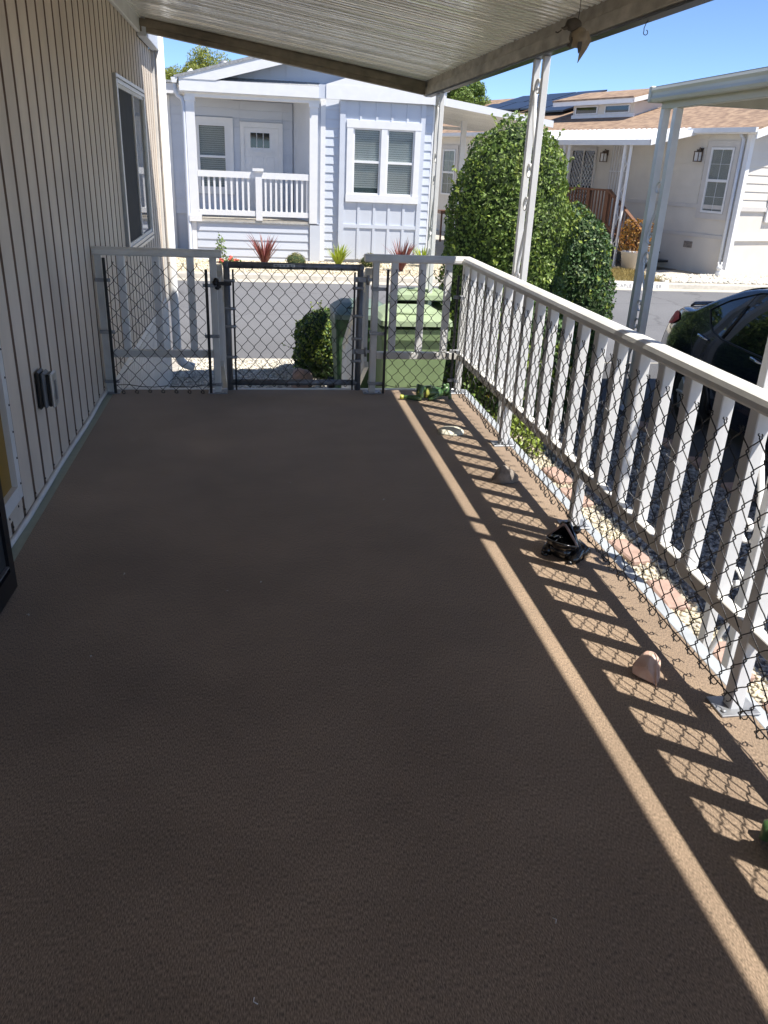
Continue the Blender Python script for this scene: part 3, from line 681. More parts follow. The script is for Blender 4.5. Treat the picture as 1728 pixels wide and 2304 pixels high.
# black frog with its mouth open
f0 = Vector((1.235, 2.80, 0))
fr = thing('frog_figurine', 'glossy black frog figurine with gaping mouth by the railing', 'figurine', tuple(f0))
def RT(p, a=math.radians(-50), k=.64):      # frog faces the camera side
    return f0+Vector((p[0]*math.cos(a)-p[1]*math.sin(a), p[0]*math.sin(a)+p[1]*math.cos(a), p[2]))*k
mb = MB()
rings = []
def loft(mb, secs, n=16):
    V = []; F = []
    for (c, rx, rz) in secs:
        for k in range(n):
            a = 2*math.pi*k/n; V.append(RT((c[0]+rx*math.cos(a), c[1], c[2]+rz*math.sin(a))))
    for i in range(len(secs)-1):
        for k in range(n): F.append((i*n+k, i*n+(k+1) % n, (i+1)*n+(k+1) % n, (i+1)*n+k))
    F += [tuple(range(n-1, -1, -1)), tuple(range((len(secs)-1)*n, len(secs)*n))]; mb.add(V, F, True)
loft(mb, [((0, .075, .03), .02, .02), ((0, .065, .045), .05, .04), ((0, .03, .06), .078, .058), ((0, -.01, .06), .082, .058), ((0, -.04, .055), .08, .052), ((0, -.075, .05), .07, .045), ((0, -.095, .05), .045, .03)])
# wide lower jaw cup and tall upper jaw hood, joined to the same body mesh
n = 22
V = []; F = []
for i in range(7):
    t = i/6; rr_ = .03+.072*math.sin(t*math.pi/2)
    for k in range(n):
        a = 2*math.pi*k/n; V.append(RT((rr_*math.cos(a)*1.05, -.045+rr_*math.sin(a)*.85, .062+.05*t*t-.02*math.sin(a)*t)))
for i in range(6):
    for k in range(n): F.append((i*n+k, i*n+(k+1) % n, (i+1)*n+(k+1) % n, (i+1)*n+k))
mb.add(V, F, True)
V = []; F = []; m_ = 13
for i in range(8):
    t = i/7
    for k in range(m_):
        a = math.pi*k/(m_-1); w_ = .102*(1-t)**.75+.012; V.append(RT((w_*math.cos(a), -.045+.05*t+.085*math.sin(a)*(1-t*.55)-.02*t, .112+.118*t)))
for i in range(7):
    for k in range(m_-1): F.append((i*m_+k, i*m_+k+1, (i+1)*m_+k+1, (i+1)*m_+k))
mb.add(V, F, True)
loft(mb, [((0, .075, .05), .05, .03), ((0, .06, .10), .055, .035), ((0, .05, .14), .045, .03), ((0, .04, .175), .03, .014)])
for s in (-1, 1):
    mb.tube([RT((s*.05, .03, .06)), RT((s*.085, .0, .045)), RT((s*.095, -.04, .02)), RT((s*.088, -.075, .012))], [.036, .034, .026, .021], 10)
    for e in (-.4, 0, .4): mb.tube([RT((s*.088, -.07, .010)), RT((s*.088+math.sin(e)*.035, -.07-math.cos(e)*.035, .006))], [.012, .008], 6)
    mb.tube([RT((s*.045, .06, .045)), RT((s*.10, .045, .04)), RT((s*.095, .0, .018))], [.042, .038, .022], 10)
mb.build('body', 'frog_black', fr)
for s in (-1, 1):
    mb = MB(); mb.blob(RT((s*.045, .03, .185)), (.019, .019, .019), 0, n=8, m=12); mb.build('eye', 'frog_black', fr)
mb = MB(); mb.tube([RT((.106*math.cos(2*math.pi*k/22), -.045+.087*math.sin(2*math.pi*k/22), .113-.02*math.sin(2*math.pi*k/22))) for k in range(11, 23)], .005, 6); mb.build('lip', 'frog_black', fr)
mb = MB(); mb.tube([RT((-.108+.1*t, -.047-.005*t, .113+.118*t**.9)) for t in (0, .25, .5, .75, 1)]+[RT((.108-.1*t, -.047-.005*t, .113+.118*t**.9)) for t in (1, .75, .5, .25, 0)], .005, 6); mb.build('upper_lip', 'frog_lip', fr)
# green lying frog (a figurine stretched out on its side)
g0 = Vector((1.12, 5.165, 0))
gf = thing('frog_figurine', 'green and yellow frog figurine lying stretched out below the corner', 'figurine', tuple(g0))
mb = MB(); G = lambda a, b, c: g0+Vector((a, b, c))
mb.tube([G(-.005, .0, .06), G(.045, .005, .058), G(.10, .01, .05), G(.15, .015, .055)], [.048, .052, .045, .03], 14)
mb.blob(G(.165, .015, .065), (.045, .04, .045), .06, seed=2)
mb.tube([G(-.02, -.01, .08), G(-.045, -.02, .10), G(-.05, -.035, .055), G(-.035, -.05, .02)], [.034, .036, .03, .02], 12)
mb.tube([G(-.035, -.045, .025), G(-.09, -.03, .022), G(-.14, -.018, .022), G(-.175, -.012, .018)], [.024, .022, .017, .016], 12)
mb.tube([G(.10, -.03, .045), G(.06, -.055, .025), G(.02, -.06, .014)], [.02, .016, .012], 10)
mb.tube([G(.15, .03, .08), G(.185, .02, .105), G(.19, -.02, .06), G(.195, -.05, .015)], [.016, .015, .014, .014], 10)
mb.build('body', 'frog_green', gf)
mb = MB(); mb.tube([G(.0, -.052, .03), G(.01, -.05, .06), G(.015, -.03, .095)], [.008, .016, .008], 8); mb.tube([G(-.055, -.055, .03), G(-.06, -.05, .07), G(-.05, -.03, .11)], [.005, .011, .006], 8); mb.build('belly_stripe', 'frog_yellow', gf)
for s in (0, 1): mb = MB(); mb.blob(G(.15+.03*s, -.005+.02*s, .112), (.014, .014, .014), 0, n=6, m=10); mb.build('eye', 'frog_green', gf)
mb = MB(); mb.tube([G(-.172, -.012, .02), G(-.20, -.006, .022)], [.018, .02], 10); mb.build('foot', 'frog_yellow', gf); gf.scale = (.86, .86, .86)
# green ornament at the right edge
h0 = Vector((1.20, 1.225, 0))
hm = thing('frog_figurine', 'pale green frog figurine cut off by the right photo edge', 'figurine', tuple(h0))
mb = MB(); mb.blob(h0+Vector((.03, .0, .05)), (.07, .06, .05), .08, seed=5, flat=-.05); mb.blob(h0+Vector((-.015, -.01, .075)), (.042, .04, .032), .06, seed=6)
for s in (-1, 1): mb.tube([h0+Vector((.02, s*.045, .05)), h0+Vector((-.02, s*.06, .04)), h0+Vector((-.03, s*.05, .008))], [.02, .016, .012], 8)
mb.build('body', 'frog_green', hm)
for s in (-1, 1): mb = MB(); mb.blob(h0+Vector((-.03, s*.022-.005, .104)), (.012, .012, .012), 0, n=6, m=10); mb.build('eye', 'frog_yellow', hm)

# hanging weathered bird ornament and the loose hook on the beam
mat('bird_tan', (.34, .27, .18), rough=.75, var=.3, scale=24, col2=(.22, .17, .11))
mat('bird_dark', (.075, .06, .045), rough=.7, var=.3, scale=24)
b0 = Vector((1.425, 3.86, 2.03))
bd = thing('hanging_ornament', 'weathered tan bird ornament hanging under the porch roof', 'ornament', tuple(b0))
B = lambda a, b, c: b0+Vector((a, b, c))*.74
mb = MB(); mb.tube([B(-.055, 0, -.045), B(-.02, 0, -.05), B(.02, 0, -.055), B(.05, 0, -.05)], [.018, .042, .04, .015], 12); mb.build('body', 'bird_tan', bd)
mb = MB(); mb.blob(B(-.045, 0, .01), (.036, .026, .028), .05, seed=4); mb.tube([B(-.07, 0, .005), B(-.10, 0, -.012), B(-.118, 0, -.010)], [.014, .007, .002], 8); mb.build('head', 'bird_dark', bd)
mb = MB()
W_ = [(.0, -.02), (.035, -.018), (.062, -.06), (.04, -.10), (.006, -.148), (-.006, -.165), (.0, -.09)]
mb.prism([(b0.x+a*.74, b0.z+c*.84) for a, c in W_], b0.y-.03, b0.y-.024, 'y'); mb.build('wing', 'bird_tan', bd)
mb = MB(); mb.prism([(b0.x+a*.74, b0.z+c*.74) for a, c in [(-.018, -.06), (.004, -.05), (.002, -.12), (-.012, -.14), (-.022, -.10)]], b0.y-.036, b0.y-.031, 'y'); mb.build('wing', 'bird_dark', bd)
mb = MB(); mb.tube([B(-.05, -.02, -.055), B(-.055, -.02, -.085), B(-.068, -.02, -.105)], [.005, .005, .011], 8); mb.build('leg', 'bird_dark', bd)
mb = MB(); mb.tube([B(-.02, 0, .035), B(-.016, 0, .10), B(-.018, 0, .16), B(-.012, 0, .24)], .0016, 5); mb.build('wire', 'black_wire', bd)
mb = MB(); mb.tube([B(-.115, 0, -.02), B(-.135, 0, -.035), B(-.15, 0, -.032)], .003, 6); mb.build('beak_tip', 'bird_dark', bd)
hk = MB(); c = Vector((1.745, 3.90, 2.035))
hk.tube([c+Vector((.007, 0, .052)), c+Vector((-.003, 0, .036)), c+Vector((-.010, 0, .016))]+[c+Vector((.0+.010*math.cos(a), 0, .0+.010*math.sin(a))) for a in np.linspace(2.6, 7.6, 14)], .0018, 6)
one(hk, 'ceiling_hook', 'black_wire', 'small curled black hook hanging from the beam against the sky', 'hook', tuple(c))

# lint and crumbs on the carpet
mat('lint', (.72, .70, .66), rough=.9, var=.1, scale=20)
mb = MB(); rr = random.Random(12)
for i in range(12):
    x, y = rr.uniform(-.8, 1.2), rr.uniform(.9, 5.1); a = rr.uniform(0, 6.28); l = rr.uniform(.003, .010)
    mb.tube([(x, y, .002), (x+l*math.cos(a), y+l*math.sin(a), .004), (x+l*1.6*math.cos(a+.6), y+l*1.6*math.sin(a+.6), .002)], .0011, 4)
tag(mb.build('lint', 'lint'), 'tiny pale lint and crumbs scattered on the brown carpet', 'lint', None, 'stuff')
# ------------------------------------------------------------------ gravel, edging, plants by the deck
def pebbles(name, n, x0, x1, y0, y1, z, r0, r1, m, label, cat, seed=1, excl=None):
    rg = np.random.default_rng(seed)
    dirs = np.array([[1,0,0],[-1,0,0],[0,1,0],[0,-1,0],[0,0,1],[0,0,-1]], float)
    tri = np.array([[0,2,4],[2,1,4],[1,3,4],[3,0,4],[2,0,5],[1,2,5],[3,1,5],[0,3,5]])
    P = np.stack([rg.uniform(x0, x1, n), rg.uniform(y0, y1, n), np.full(n, z)], 1); s = rg.uniform(r0, r1, n)
    sc = np.stack([s*rg.uniform(.7, 1.4, n), s*rg.uniform(.7, 1.4, n), s*rg.uniform(.5, .9, n)], 1)
    a = rg.uniform(0, 6.28, n); ca, sa = np.cos(a), np.sin(a)
    L = dirs[None]*sc[:, None, :]; L = L+rg.normal(0, .18, L.shape)*s[:, None, None]
    V = np.stack([L[..., 0]*ca[:, None]-L[..., 1]*sa[:, None], L[..., 0]*sa[:, None]+L[..., 1]*ca[:, None], L[..., 2]], -1)+P[:, None, :]
    V[..., 2] += s[:, None]*.25
    F = (tri[None]+(np.arange(n)*6)[:, None, None]).reshape(-1, 3)
    o = np_mesh(name, V.reshape(-1, 3), F, m, None, smooth=True); return tag(o, label, cat, None, 'stuff')
pebbles('cream_pebbles', 9000, 1.5, 2.64, .8, 7.2, ZN, .010, .024, 'pebble_cream', 'cream pebbles in the strip beside the deck', 'pebbles', 2)
pebbles('grey_gravel', 16000, 2.64, 3.92, .8, 8.2, ZN-.006, .009, .022, 'pebble_grey', 'dark and pale grey gravel beside the driveway', 'gravel', 3)
pebbles('white_gravel', 12000, -.95, 2.2, 8.3, 10.41, ZN, .010, .024, 'pebble_white', 'pale gravel on the ground beyond the gate', 'gravel', 4)
bk = MB().box(-.075, .075, -.17, .17, 0, .045, .012).mesh('edging_brick', 'terracotta')
for i, (x, y, rz) in enumerate([(2.50, y, .0) for y in (2.2, 2.75, 3.3, 4.02, 4.62, 5.6, 6.08)]+[(3.96, y, .0) for y in (3.4, 3.95, 4.5, 5.0, 5.65, 6.3, 6.85, 7.4)]):
    o = link('edging_brick', bk, None, (x+random.uniform(-.02, .02), y, ZN-.004)); o.rotation_euler.z = random.uniform(-.15, .15)
    near = x < 3
    od = ['nearest', 'second nearest', 'third nearest', 'fourth nearest', 'fifth nearest', 'sixth nearest', 'seventh nearest', 'farthest']
    tag(o, od[i if near else i-7]+(' terracotta brick edging the cream pebble strip below the railing' if near else ' terracotta brick edging the driveway beside the black car'), 'brick', 'bricks edging the pebble strip' if near else 'bricks edging the driveway')

def shell_points(prof, n, c, rx, ry, z0, z1, lump=.10, depth=.10, seed=0, freq=2.0):
    """points and normals on a lumpy surface of revolution with profile prof(t)"""
    from mathutils import noise
    rg = np.random.default_rng(seed); t = rg.random(n*3); tb = np.array([p[0] for p in prof]); rb = np.array([p[1] for p in prof])
    r = np.interp(t, tb, rb); keep = rg.random(len(t)) < (r/rb.max())*.85+.15; t = t[keep][:n]; r = r[keep][:n]; n = len(t)
    a = rg.uniform(0, 2*np.pi, n); H = z1-z0
    P = np.stack([r*rx*np.cos(a), r*ry*np.sin(a), t*H], 1)
    dr = (np.interp(np.clip(t+.02, 0, 1), tb, rb)-np.interp(np.clip(t-.02, 0, 1), tb, rb))/.04
    N = np.stack([np.cos(a), np.sin(a), -dr*rx/H], 1); N /= np.linalg.norm(N, axis=1)[:, None]
    nz = np.array([noise.noise(Vector((p[0]*freq+seed, p[1]*freq, p[2]*freq))) for p in P]); nz2 = np.array([noise.noise(Vector((p[0]*freq*3+seed, p[1]*freq*3, p[2]*freq*3))) for p in P])
    d = lump*(nz*1.3+nz2*.6)-depth*rg.random(n)**2
    P = P+N*d[:, None]+np.array([c[0], c[1], z0]); return P, N
def shrub(name, label, cat, c, prof, rx, ry, z0, z1, n, size, m, core=.86, group=None, lump=.07, depth=.12, seed=0, aspect=.6, extra=None, stem=True, freq=2.0, sprigs=0):
    t = thing(name, label, cat, (c[0], c[1], z0), group)
    P, N = shell_points(prof, n, c, rx, ry, z0, z1, lump, depth, seed, freq)
    V, F = leaves(P, N, size, aspect); np_mesh('foliage', V, F, m, t)
    if extra:
        m2, n2, s2 = extra; P, N = shell_points(prof, n2, c, rx*1.01, ry*1.01, z0, z1, lump, depth*.3, seed, freq); sel = P[:, 2] > z0+(z1-z0)*.25
        V, F = leaves(P[sel], N[sel], s2, aspect); np_mesh('young_lit_leaves', V, F, m2, t)
    if sprigs:                                      # stray shoots breaking the clipped outline
        rg = np.random.default_rng(seed+50); P, N = shell_points(prof, sprigs, c, rx, ry, z0, z1, lump, 0, seed, freq); PP_ = []; NN_ = []; sm = MB()
        for p_, n_ in zip(P, N):
            d_ = n_+np.array([0, 0, .7])+rg.normal(0, .35, 3); d_ /= np.linalg.norm(d_); L_ = rg.uniform(.06, .17); sm.tube([tuple(p_-d_*.05), tuple(p_+d_*L_)], [.003, .0015], 4)
            for q_ in np.linspace(.15, 1, 7): PP_.append(p_+d_*L_*q_+rg.normal(0, .008, 3)); NN_.append(d_+rg.normal(0, .5, 3))
        V, F = leaves(np.array(PP_), np.array(NN_), size, aspect); np_mesh('shoots', V, F, 'leaf_young_lit', t)['kind'] = 'stuff'; sm.build('shoot_stems', 'bark', t)['kind'] = 'stuff'
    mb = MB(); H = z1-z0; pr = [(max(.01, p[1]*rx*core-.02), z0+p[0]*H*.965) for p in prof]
    mb.lathe([(r, z) for r, z in pr], (0, 0, 0), 16); mb.v = [(c[0]+x, c[1]+y*ry/rx, z) for x, y, z in mb.v]; mb.build('shade_core', 'leaf_core_shade', t)  # solid core blocks see-through, inner shade put into its dark colour
    if stem: MB().tube([(c[0], c[1], z0-.05), (c[0]+.02, c[1], z0+H*.5)], [.05, .03], 8).build('trunk', 'bark', t)
    return t
EGG = [(0, .86), (.1, .97), (.3, 1.0), (.5, .99), (.65, .95), (.78, .84), (.87, .72), (.93, .57), (.975, .38), (1, .14)]
DOME = [(0, .78), (.12, .93), (.35, 1.0), (.6, .96), (.78, .82), (.9, .58), (.97, .32), (1, .05)]
shrub('tall_hedge', 'tall egg-shaped clipped green hedge behind the middle scroll post', 'hedge', (2.76, 9.0), EGG, .70, .72, ZN, 1.97, 26000, .043, 'leaf_bush', lump=.085, depth=.10, seed=1, extra=('leaf_young_lit', 2600, .042), core=.90, freq=2.6, sprigs=70)
shrub('rounded_hedge', 'dark glossy rounded hedge at the kerb right of the tall one', 'hedge', (3.80, 9.85), DOME, .66, .62, ZN, 1.12, 15000, .045, 'leaf_dark', lump=.075, depth=.10, seed=2, extra=('leaf_young_lit', 900, .05), core=.9, freq=2.8, sprigs=40)
shrub('low_hedge', 'low leafy hedge behind the white pickets below the tall hedge', 'hedge', (2.72, 7.9), DOME, .62, .60, ZN, .22, 4600, .06, 'leaf_dark', lump=.06, depth=.12, seed=3, extra=('leaf_young_lit', 700, .07))
shrub('round_bush', 'small round bush with tips coloured as if sunlit beside the gate bins', 'bush', (.87, 9.72), DOME, .43, .40, ZN, -.16, 8000, .040, 'leaf_dark', lump=.05, depth=.09, seed=4, extra=('leaf_young_lit', 3200, .040), core=.88, freq=4.0, sprigs=14)  # brighter leaves on the upper part put sunlight into the colour
def clump(name, label, c, r, h, n, size, m, seed, flowers=None, group=None, cat='plant'):
    t = thing(name, label, cat, (c[0], c[1], c[2]), group); rg = np.random.default_rng(seed)
    a = rg.uniform(0, 6.28, n); rr = r*np.sqrt(rg.random(n)); z = h*(1-(rr/r)**2*.6)*rg.uniform(.25, 1, n)
    P = np.stack([c[0]+rr*np.cos(a), c[1]+rr*np.sin(a), c[2]+z], 1); N = np.stack([np.cos(a)*.4, np.sin(a)*.4, np.ones(n)], 1)
    V, F = leaves(P, N, size, .6); np_mesh('foliage', V, F, m, t)
    mb = MB()
    for i in range(12): mb.tube([(c[0], c[1], c[2]-.02), tuple(P[i*max(1, n//14)])], [.006, .003], 5)
    mb.build('stems', 'bark', t)
    if flowers:
        m2, k, s = flowers; mb = MB()
        for i in range(k): mb.blob(tuple(P[rg.integers(n)]+np.array([0, 0, .03])), (s, s, s*.6), .2, seed=i, n=5, m=8)
        mb.build('flowers', m2, t)
    return t
clump('leafy_plant', 'bright green leafy plant in the pebbles behind the railing', (2.30, 6.75, ZN), .30, .42, 700, .055, 'leaf_young_lit', 6)
clump('flowering_plant', 'green plant with small yellow flowers behind the far pickets', (2.22, 7.75, ZN), .33, .5, 800, .055, 'leaf_bush', 7, ('petal_yellow', 5, .022))
rk = MB(); rk.blob((.50, 9.02, ZN+.08), (.12, .10, .16), .12, seed=8); one(rk, 'garden_rock', 'terracotta', 'pinkish rock on the gravel left of the round bush', 'rock', (.50, 9.02, ZN))

# ------------------------------------------------------------------ wheeled bins
def bin_(label, cx, yf, wd, dp, z1, body, lid, lidtilt=0.0, name='wheeled_bin'):
    t = thing(name, label, 'bin', (cx, yf+dp/2, ZN), 'wheeled bins past the railing')
    def ring(z, w_, y0, y1, r=.05, n=4):
        pts = []
        for (sx, yy, a0) in ((1, y0, -math.pi/2), (1, y1, 0), (-1, y1, math.pi/2), (-1, y0, math.pi)):
            for i in range(n+1):
                a = a0+(math.pi/2)*i/n; pts.append((cx+sx*(w_/2-r)+r*math.cos(a), yy+(r if yy == y0 else -r)+r*math.sin(a), z))
        return pts
    secs = [ring(ZN+.02, wd*.80, yf+.06, yf+dp*.78), ring(ZN+.10, wd*.82, yf+.05, yf+dp*.82), ring(z1-.30, wd*.94, yf+.015, yf+dp*.97), ring(z1-.10, wd*.955, yf+.008, yf+dp), ring(z1-.098, wd, yf-.018, yf+dp+.02), ring(z1, wd, yf-.02, yf+dp+.02)]
    V = [p for s in secs for p in s]; n = len(secs[0]); F = [(i*n+k, i*n+(k+1) % n, (i+1)*n+(k+1) % n, (i+1)*n+k) for i in range(len(secs)-1) for k in range(n)]+[tuple(range(n-1, -1, -1)), tuple(range((len(secs)-1)*n, len(secs)*n))]
    mb = MB(); mb.add(V, F); mb.build('body', body, t)
    T = Matrix.Translation((cx, yf+dp, z1))@Matrix.Rotation(-lidtilt, 4, 'X')@Matrix.Translation((-cx, -yf-dp, -z1))
    ls = [ring(z1+.004, wd*1.03, yf-.045, yf+dp+.01, .06), ring(z1+.05, wd*1.02, yf-.04, yf+dp, .06), ring(z1+.085, wd*.92, yf+.05, yf+dp-.05, .06), ring(z1+.13, wd*.66, yf+.22, yf+dp-.08, .05), ring(z1+.135, wd*.5, yf+.28, yf+dp-.12, .04)]
    V = [p for s in ls for p in s]; F = [(i*n+k, i*n+(k+1) % n, (i+1)*n+(k+1) % n, (i+1)*n+k) for i in range(len(ls)-1) for k in range(n)]+[tuple(range(n-1, -1, -1)), tuple(range((len(ls)-1)*n, len(ls)*n))]
    mb = MB(T); mb.add(V, F); l = mb.build('lid', lid, t)
    mb = MB(T); mb.tube([(cx-wd*.28, yf+.10, z1+.10), (cx, yf+.085, z1+.105), (cx+wd*.28, yf+.10, z1+.10)], .011, 6); mb.build('rib', lid, l)
    MB().tube([(cx-wd*.4, yf+dp+.035, z1-.06), (cx-wd*.4, yf+dp+.09, z1-.02), (cx+wd*.4, yf+dp+.09, z1-.02), (cx+wd*.4, yf+dp+.035, z1-.06)], .016, 8).build('handle', body, t)
    for s in (-1, 1): MB().tube([(cx+s*(wd*.42), yf+dp*.9, ZN+.11), (cx+s*(wd*.42+.05), yf+dp*.9, ZN+.11)], .11, 18).build('wheel', 'tyre', t)
    return t
bin_('light green wheeled bin with flat lid just past the corner railing', 1.47, 7.32, .665, .70, .06, 'bin_green', 'bin_lid', .04)
bin_('dark green wheeled bin with sky reflection coloured into its lid beside the round bush', 1.08, 8.12, .58, .62, .0, 'bin_dark', 'bin_lid_sky', .0)
bin_('green wheeled bin with its lid ajar behind the front bin', 1.70, 8.15, .56, .60, .10, 'bin_green', 'bin_lid', .16)

# ------------------------------------------------------------------ carport and car on the driveway
cp = thing('carport', 'cream ribbed metal carport roof over the black car', 'carport', (5.6, 4.0, 2.1))
CX0, CX1, CY1 = 3.93, 7.6, 8.36
prof = []; xx = CX0+.05
mb = MB(); V = []; F = []; yy = -3.0; pr = []
while yy < CY1-.06: pr += [(yy, 0), (yy+.16, 0), (yy+.17, .03), (yy+.21, .03), (yy+.22, 0)]; yy += .24
for (y, dz) in pr: V += [(CX0+.05, y, 2.185+dz), (CX1, y, 2.30+dz)]
for i in range(len(pr)-1): F.append((2*i, 2*i+1, 2*i+3, 2*i+2))
mb.add(V, F); mb.build('ribbed_ceiling', 'roof_panel', cp)
MB().add([(CX0, -3.05, 2.262), (CX1, -3.05, 2.375), (CX1, CY1, 2.375), (CX0, CY1, 2.262)], [(0, 1, 2, 3)]).build('roof_sheet', 'white_paint', cp)
mat('carport_fascia', (.56, .55, .47), rough=.45, var=.1, scale=6, stretch=(1, .2, 1))
FAS = [(CX0, 2.255), (CX0-.03, 2.25), (CX0-.045, 2.225), (CX0-.03, 2.20), (CX0-.03, 2.175), (CX0-.04, 2.15), (CX0-.025, 2.125), (CX0+.02, 2.12), (CX0+.05, 2.13), (CX0+.05, 2.255)]
MB().prism(FAS, -3.0, CY1-.01, 'y').build('side_fascia', 'carport_fascia', cp)
MB().box(CX0-.045, CX1, CY1-.008, CY1+.05, 2.12, 2.265, .01).build('front_fascia', 'carport_fascia', cp)
MB().box(4.02, 4.10, -3.0, CY1-.01, 2.065, 2.16, .004).build('support_beam', 'carport_fascia', cp)
scroll_post(4.06, 8.2, ZN-.004, 2.10, 'blue grey scrollwork carport post standing at the rear of the black car', 'carport scroll posts', gap=.26, tw=.072, ph=.12)
scroll_post(4.06, 4.9, ZN-.004, 2.10, 'carport scrollwork post beside the driveway edge, nearer the viewer', 'carport scroll posts', gap=.26, tw=.072)

car = thing('parked_car', 'glossy black sedan parked rear to the street under the carport', 'car', (5.4, 6.3, ZN-.006))
ZG = ZN-.006; CXC, YR = 5.37, 8.64
TOP = [(0, .94), (.06, 1.02), (.13, 1.10), (.25, 1.125), (.55, 1.135), (.64, 1.155), (.90, 1.29), (1.2, 1.42), (1.5, 1.485), (2.0, 1.525), (2.5, 1.51), (2.8, 1.45), (3.2, 1.24), (3.55, 1.03), (4.0, .95), (4.4, .84), (4.6, .66)]
def ztopc(s): return float(np.interp(s, [p[0] for p in TOP], [p[1] for p in TOP]))
def hw(s, h):
    wv = float(np.interp(h, [.18, .28, .45, .62, .80, .90, .97, 1.10, 1.26, 1.43, 1.54], [.80, .855, .885, .892, .880, .862, .84, .785, .72, .64, .56]))
    k = 1.0
    if s < .75: k -= .15*((.75-s)/.75)**2
    if s > 3.9: k -= .16*((s-3.9)/.7)**2
    return wv*k
def roff(s, h):
    o = float(np.interp(h, [.2, .35, .55, .72, .85, 1.0, 1.15], [.07, .015, 0, .01, .05, .10, .13])); return o*max(0, 1-s/.8)**1.5
def CP(s, h, side=-1, off=0): return (CXC+side*(hw(s, h)+off), YR-s-roff(s, h), ZG+h)
S = sorted(set([0, .03, .06, .1, .15, .22, .3, .4, .5, .6, .66, .75, .85, .95, 1.1, 1.25, 1.4, 1.6, 1.8, 2.05, 2.3, 2.55, 2.8, 3.0, 3.2, 3.4, 3.55, 3.8, 4.0, 4.2, 4.4, 4.5, 4.6]))
secs = []
for s in S:
    zt = ztopc(s); r = .055; hs = [.18, .24, .32, .42, .52, .62, .70, .78, .85, .91, .96]; hs = [h for h in hs if h < zt-r-.02]
    ex = np.linspace(max(hs[-1]+.02, .97 if zt > 1.05 else hs[-1]+.01), zt-r, 6); pts = [(hw(s, h), h) for h in hs]+[(hw(s, h), h) for h in ex]
    while len(pts) < 17: pts.insert(0, (pts[0][0], pts[0][1]))
    x0 = pts[-1][0]; pts += [(x0-.012, zt-r*.5), (x0-.035, zt-r*.18), (x0-.075, zt-.002), (x0*.6, zt+.014), (x0*.25, zt+.022), (0, zt+.024)]
    ring = [(CXC-a, YR-s-roff(s, h), ZG+h) for a, h in pts]+[(CXC+a, YR-s-roff(s, h), ZG+h) for a, h in pts[::-1][1:]]
    secs.append(ring)
n = len(secs[0]); V = [p for q in secs for p in q]; F = [(i*n+k, i*n+k+1, (i+1)*n+k+1, (i+1)*n+k) for i in range(len(secs)-1) for k in range(n-1)]
F += [tuple(range(n)), tuple(range((len(secs)-1)*n+n-1, (len(secs)-1)*n-1, -1))]
mb = MB(); mb.add(V, F, True); mb.build('body', 'car_paint', car)
def side_patch(bot, top, ns, nh, side, off):
    V = []; F = []
    sb = np.linspace(0, 1, ns)
    for i in range(ns):
        b = np.array([np.interp(sb[i], np.linspace(0, 1, len(bot)), [p[j] for p in bot]) for j in (0, 1)]); t_ = np.array([np.interp(sb[i], np.linspace(0, 1, len(top)), [p[j] for p in top]) for j in (0, 1)])
        for k in range(nh): q = b+(t_-b)*k/(nh-1); V.append(CP(q[0], q[1], side, off))
    for i in range(ns-1):
        for k in range(nh-1): F.append((i*nh+k, (i+1)*nh+k, (i+1)*nh+k+1, i*nh+k+1) if side < 0 else (i*nh+k, i*nh+k+1, (i+1)*nh+k+1, (i+1)*nh+k))
    return V, F
def outline(pts, side, off, r, nm, m, par, closed=True):
    P = []
    for i in range(len(pts) if closed else len(pts)-1):
        a, b = pts[i], pts[(i+1) % len(pts)]
        for t in range(4): P.append(CP(a[0]+(b[0]-a[0])*t/4, a[1]+(b[1]-a[1])*t/4, side, off))
    MB().tube(P, r, 6, closed=closed).build(nm, m, par)
